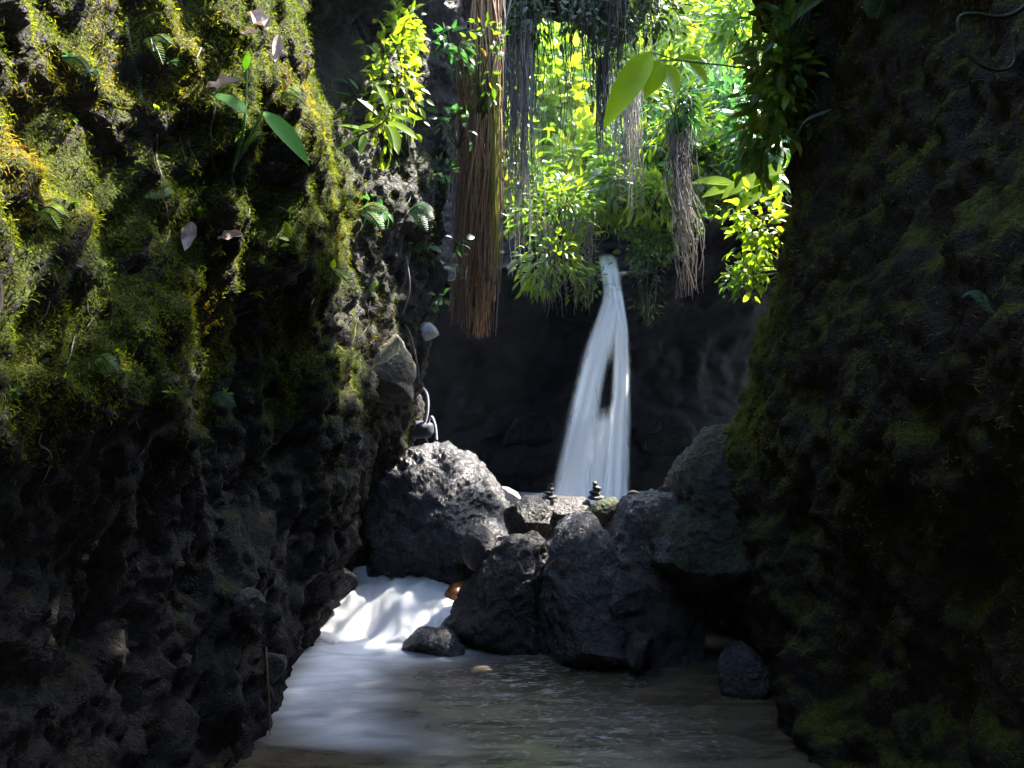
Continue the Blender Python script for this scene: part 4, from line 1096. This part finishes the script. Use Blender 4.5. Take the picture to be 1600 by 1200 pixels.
for k, (px, py, w, h, lab) in enumerate([
    (700, 60, 24, 22, 'cool green sprig highest on the cliff corner'), (722, 95, 20, 20, 'cool green sprig just below the highest one'),
    (712, 200, 26, 30, 'cool green sprig midway beside the root column'), (690, 270, 24, 16, 'cool green sprig at the bulge of the cliff corner'),
    (715, 378, 12, 8, 'tiny leaf sprig touching the root column'), (664, 395, 16, 14, 'pale green sprig over the crooked root'), (692, 465, 10, 8, 'lowest little sprig above the pale grey stone'),
    (590, 320, 20, 14, 'pale sprig low on the cliff face above the crooked root')]):
    shrub('sprig', lab, 'sprig', px, py, 7.0 if px < 620 else 8.2, w, h, 26 if w > 15 else 9, 0.13, 'jungle_cool', G_SPRIG, base=P(px + 5, py + h, 8.5 if px > 620 else 7.3), clumps=6, shape=LEAF_FULL)
def dead_leaf(label, a, b, y, w, tilt, roll, ti):
    y = min(on_cliff(*a), on_cliff(*b)) - 0.03
    pa, pb = P(a[0], a[1], y), P(b[0], b[1], y - tilt)
    g, t_ = leaves(pa, pb - pa, np.array([roll, -0.8, 0.5]), np.linalg.norm(pb - pa), w / F * y, LEAF_FULL, 0.9, -0.25, tint=ti, wave=0.35)
    o = obj('dead_leaf', g, M['dead_leaf'], tint=t_, origin=pa)
    tag(o, label, 'dead leaf', 'dead leaves caught in the moss')
dead_leaf('large curled pale dead leaf highest in the moss', (390, 20), (418, 62), 3.85, 30, .05, .5, 0.75)
dead_leaf('pale flat dead leaf tucked beside the highest one', (376, 52), (416, 60), 3.82, 14, .05, -.2, 0.95)
dead_leaf('pinkish narrow dead leaf hanging upright near the moss edge', (436, 54), (430, 110), 4.1, 16, .02, .3, 0.5)
dead_leaf('whitish ragged dead leaf behind the big green arum leaf', (322, 136), (388, 140), 3.62, 24, .04, .1, 1.0)
dead_leaf('long pale dead leaf drooping above the mossy ledge', (300, 346), (288, 400), 3.55, 22, .04, .4, 0.85)
dead_leaf('brownish curled dead leaf lying just right of the long drooping one', (380, 366), (340, 380), 3.9, 18, .03, .1, 0.6)
dead_leaf('white dead leaf hanging at the very edge of the moss', (0, 432), (4, 515), 2.4, 12, .02, .2, 1.0)
dead_leaf('tiny tan dead leaf on the brow of the orange moss', (120, 415), (145, 420), 2.85, 14, .03, .2, 0.55)
g = tube([P(a, b, on_cliff(a, b) - 0.03) for a, b in [(198, 38), (206, 80), (216, 120), (224, 160)]], 0.002, 0.0015, 24, 5)
dts = spline([P(a, b, on_cliff(a, b) - 0.04) for a, b in [(198, 38), (206, 80), (216, 120), (224, 160)]], 26)
tv = thing('trailing_creeper', dts[0], 'trailing creeper with tiny pale leaves in two rows up the moss', 'creeper')
obj('stem', g, M['stem_dark'], tv)
gg, tt = leaves(np.repeat(dts, 2, 0), np.tile(np.array([[1, -.4, .1], [-1, -.4, .1]]), (26, 1)), np.array([0, -1, .5]), rng.uniform(0.007, 0.014, 52), 0.008, LEAF_LOW)
obj('foliage', gg, M['jungle_cool'], tv, tint=tt)

# small growth rooted in the cliff
G_TUFT = 'little leafy sprigs rooted in the cliff face'
for k in range(34):
    px, py = rng.uniform(20, 660), rng.uniform(20, 720)
    y = on_cliff(px, py)
    if y < 2.2 or y > 9: continue
    big_plant('small_sprig', 'tiny leafy sprig sprouting from the sunlit cliff face', 'sprig',
              [(px, py, px + rng.uniform(-16, 16), py - rng.uniform(-9, 14), y - .02, rng.uniform(4, 8), rng.uniform(.02, .06)) for _ in range(5)],
              [[(px, py + 8, y + .01), (px, py + 2, y - .01), (px, py - 3, y - .02)]], ['lime_leaf', 'jungle_cool', 'jungle'][k % 3], 'stem_green', G_TUFT, shape=LEAF_LOW)
for k in range(40):
    px, py = rng.uniform(60, 560), rng.uniform(560, 1120)
    y = on_cliff(px, py)
    if y < 2.4 or px > 430 and py > 900: continue
    w = rng.uniform(6, 17)
    ring = [(px + w * math.cos(q) * rng.uniform(.8, 1.2), py - .8 * w * math.sin(q) * rng.uniform(.8, 1.2)) for q in np.linspace(0, 6.28, 9)[:-1]]
    rock('embedded_stone', 'small grey stone stuck in the shaded lower part of the left cliff', ring, y + .02, w / F * y * .9, M['cliff' if k % 3 else 'grey_rock'], 300 + k, 0.16, 10, 'stones embedded in the lower cliff', res=22, cat='stone')
for k in range(26):
    px, py = rng.uniform(20, 660), rng.uniform(60, 700)
    pts = []
    for q in range(6):
        pts.append(P(px, py, on_cliff(px, py) - .015)); px += rng.normal(0, 7); py += rng.uniform(8, 26)
    g = tube(pts, 0.004, 0.002, 30, 4)
    tag(obj('rootlet', g, M['root_pale'], tint=np.full(len(g[0]), rng.uniform(0, .7)), origin=g[0][0]), 'thin pale rootlet straggling down the left cliff', 'root', 'rootlets on the left cliff')

G_FERN = 'small ferns rooted in the left cliff'
for k, (px, py, dx, dy, m) in enumerate([(270, 300, -30, 20, 'jungle'), (440, 150, 34, 16, 'jungle_yellow'), (150, 560, 30, 24, 'jungle'), (330, 620, 26, 26, 'jungle_cool'), (60, 330, 34, 20, 'jungle_yellow'),
                                         (560, 330, 30, 22, 'jungle'), (590, 440, -26, 24, 'jungle_yellow'), (510, 620, 22, 30, 'jungle'), (640, 330, 26, 22, 'jungle_cool'), (420, 560, 26, 26, 'jungle'),
                                         (480, 330, 28, 18, 'jungle_yellow'), (230, 60, 26, 30, 'jungle'), (560, 560, -20, 26, 'jungle'), (100, 90, 30, 26, 'jungle')]):
    y = on_cliff(px, py)
    for q in range(3):
        a = P(px, py, y)
        b = P(px + dx + rng.uniform(-16, 16), py + dy + rng.uniform(-26, 12), y - .10)
        fern('small fern frond arching out of the left cliff', a, b, 0.03 * y / 4, 16, 0.010 * y, m, G_FERN)

# ------------------------------------------------------------------ air
def haze_box():
    t = NT('damp_air')
    v = t.n('ShaderNodeVolumePrincipled')
    v.inputs['Color'].default_value = (0.72, 0.84, 1.0, 1)
    v.inputs['Density'].default_value = 0.0006
    v.inputs['Anisotropy'].default_value = 0.3
    t.l(v.outputs[0], t.out.inputs['Volume'])
    x0, x1, y0, y1, z0, z1 = -44, 44, -44, 66, -1.8, 34
    c = np.array([(x, y, z) for x in (x0, x1) for y in (y0, y1) for z in (z0, z1)], float)
    f = [(0, 1, 3, 2), (4, 6, 7, 5), (0, 4, 5, 1), (2, 3, 7, 6), (0, 2, 6, 4), (1, 5, 7, 3)]
    o = obj('haze', (c, f), t.m, smooth_shade=False, kind='stuff')
haze_box()
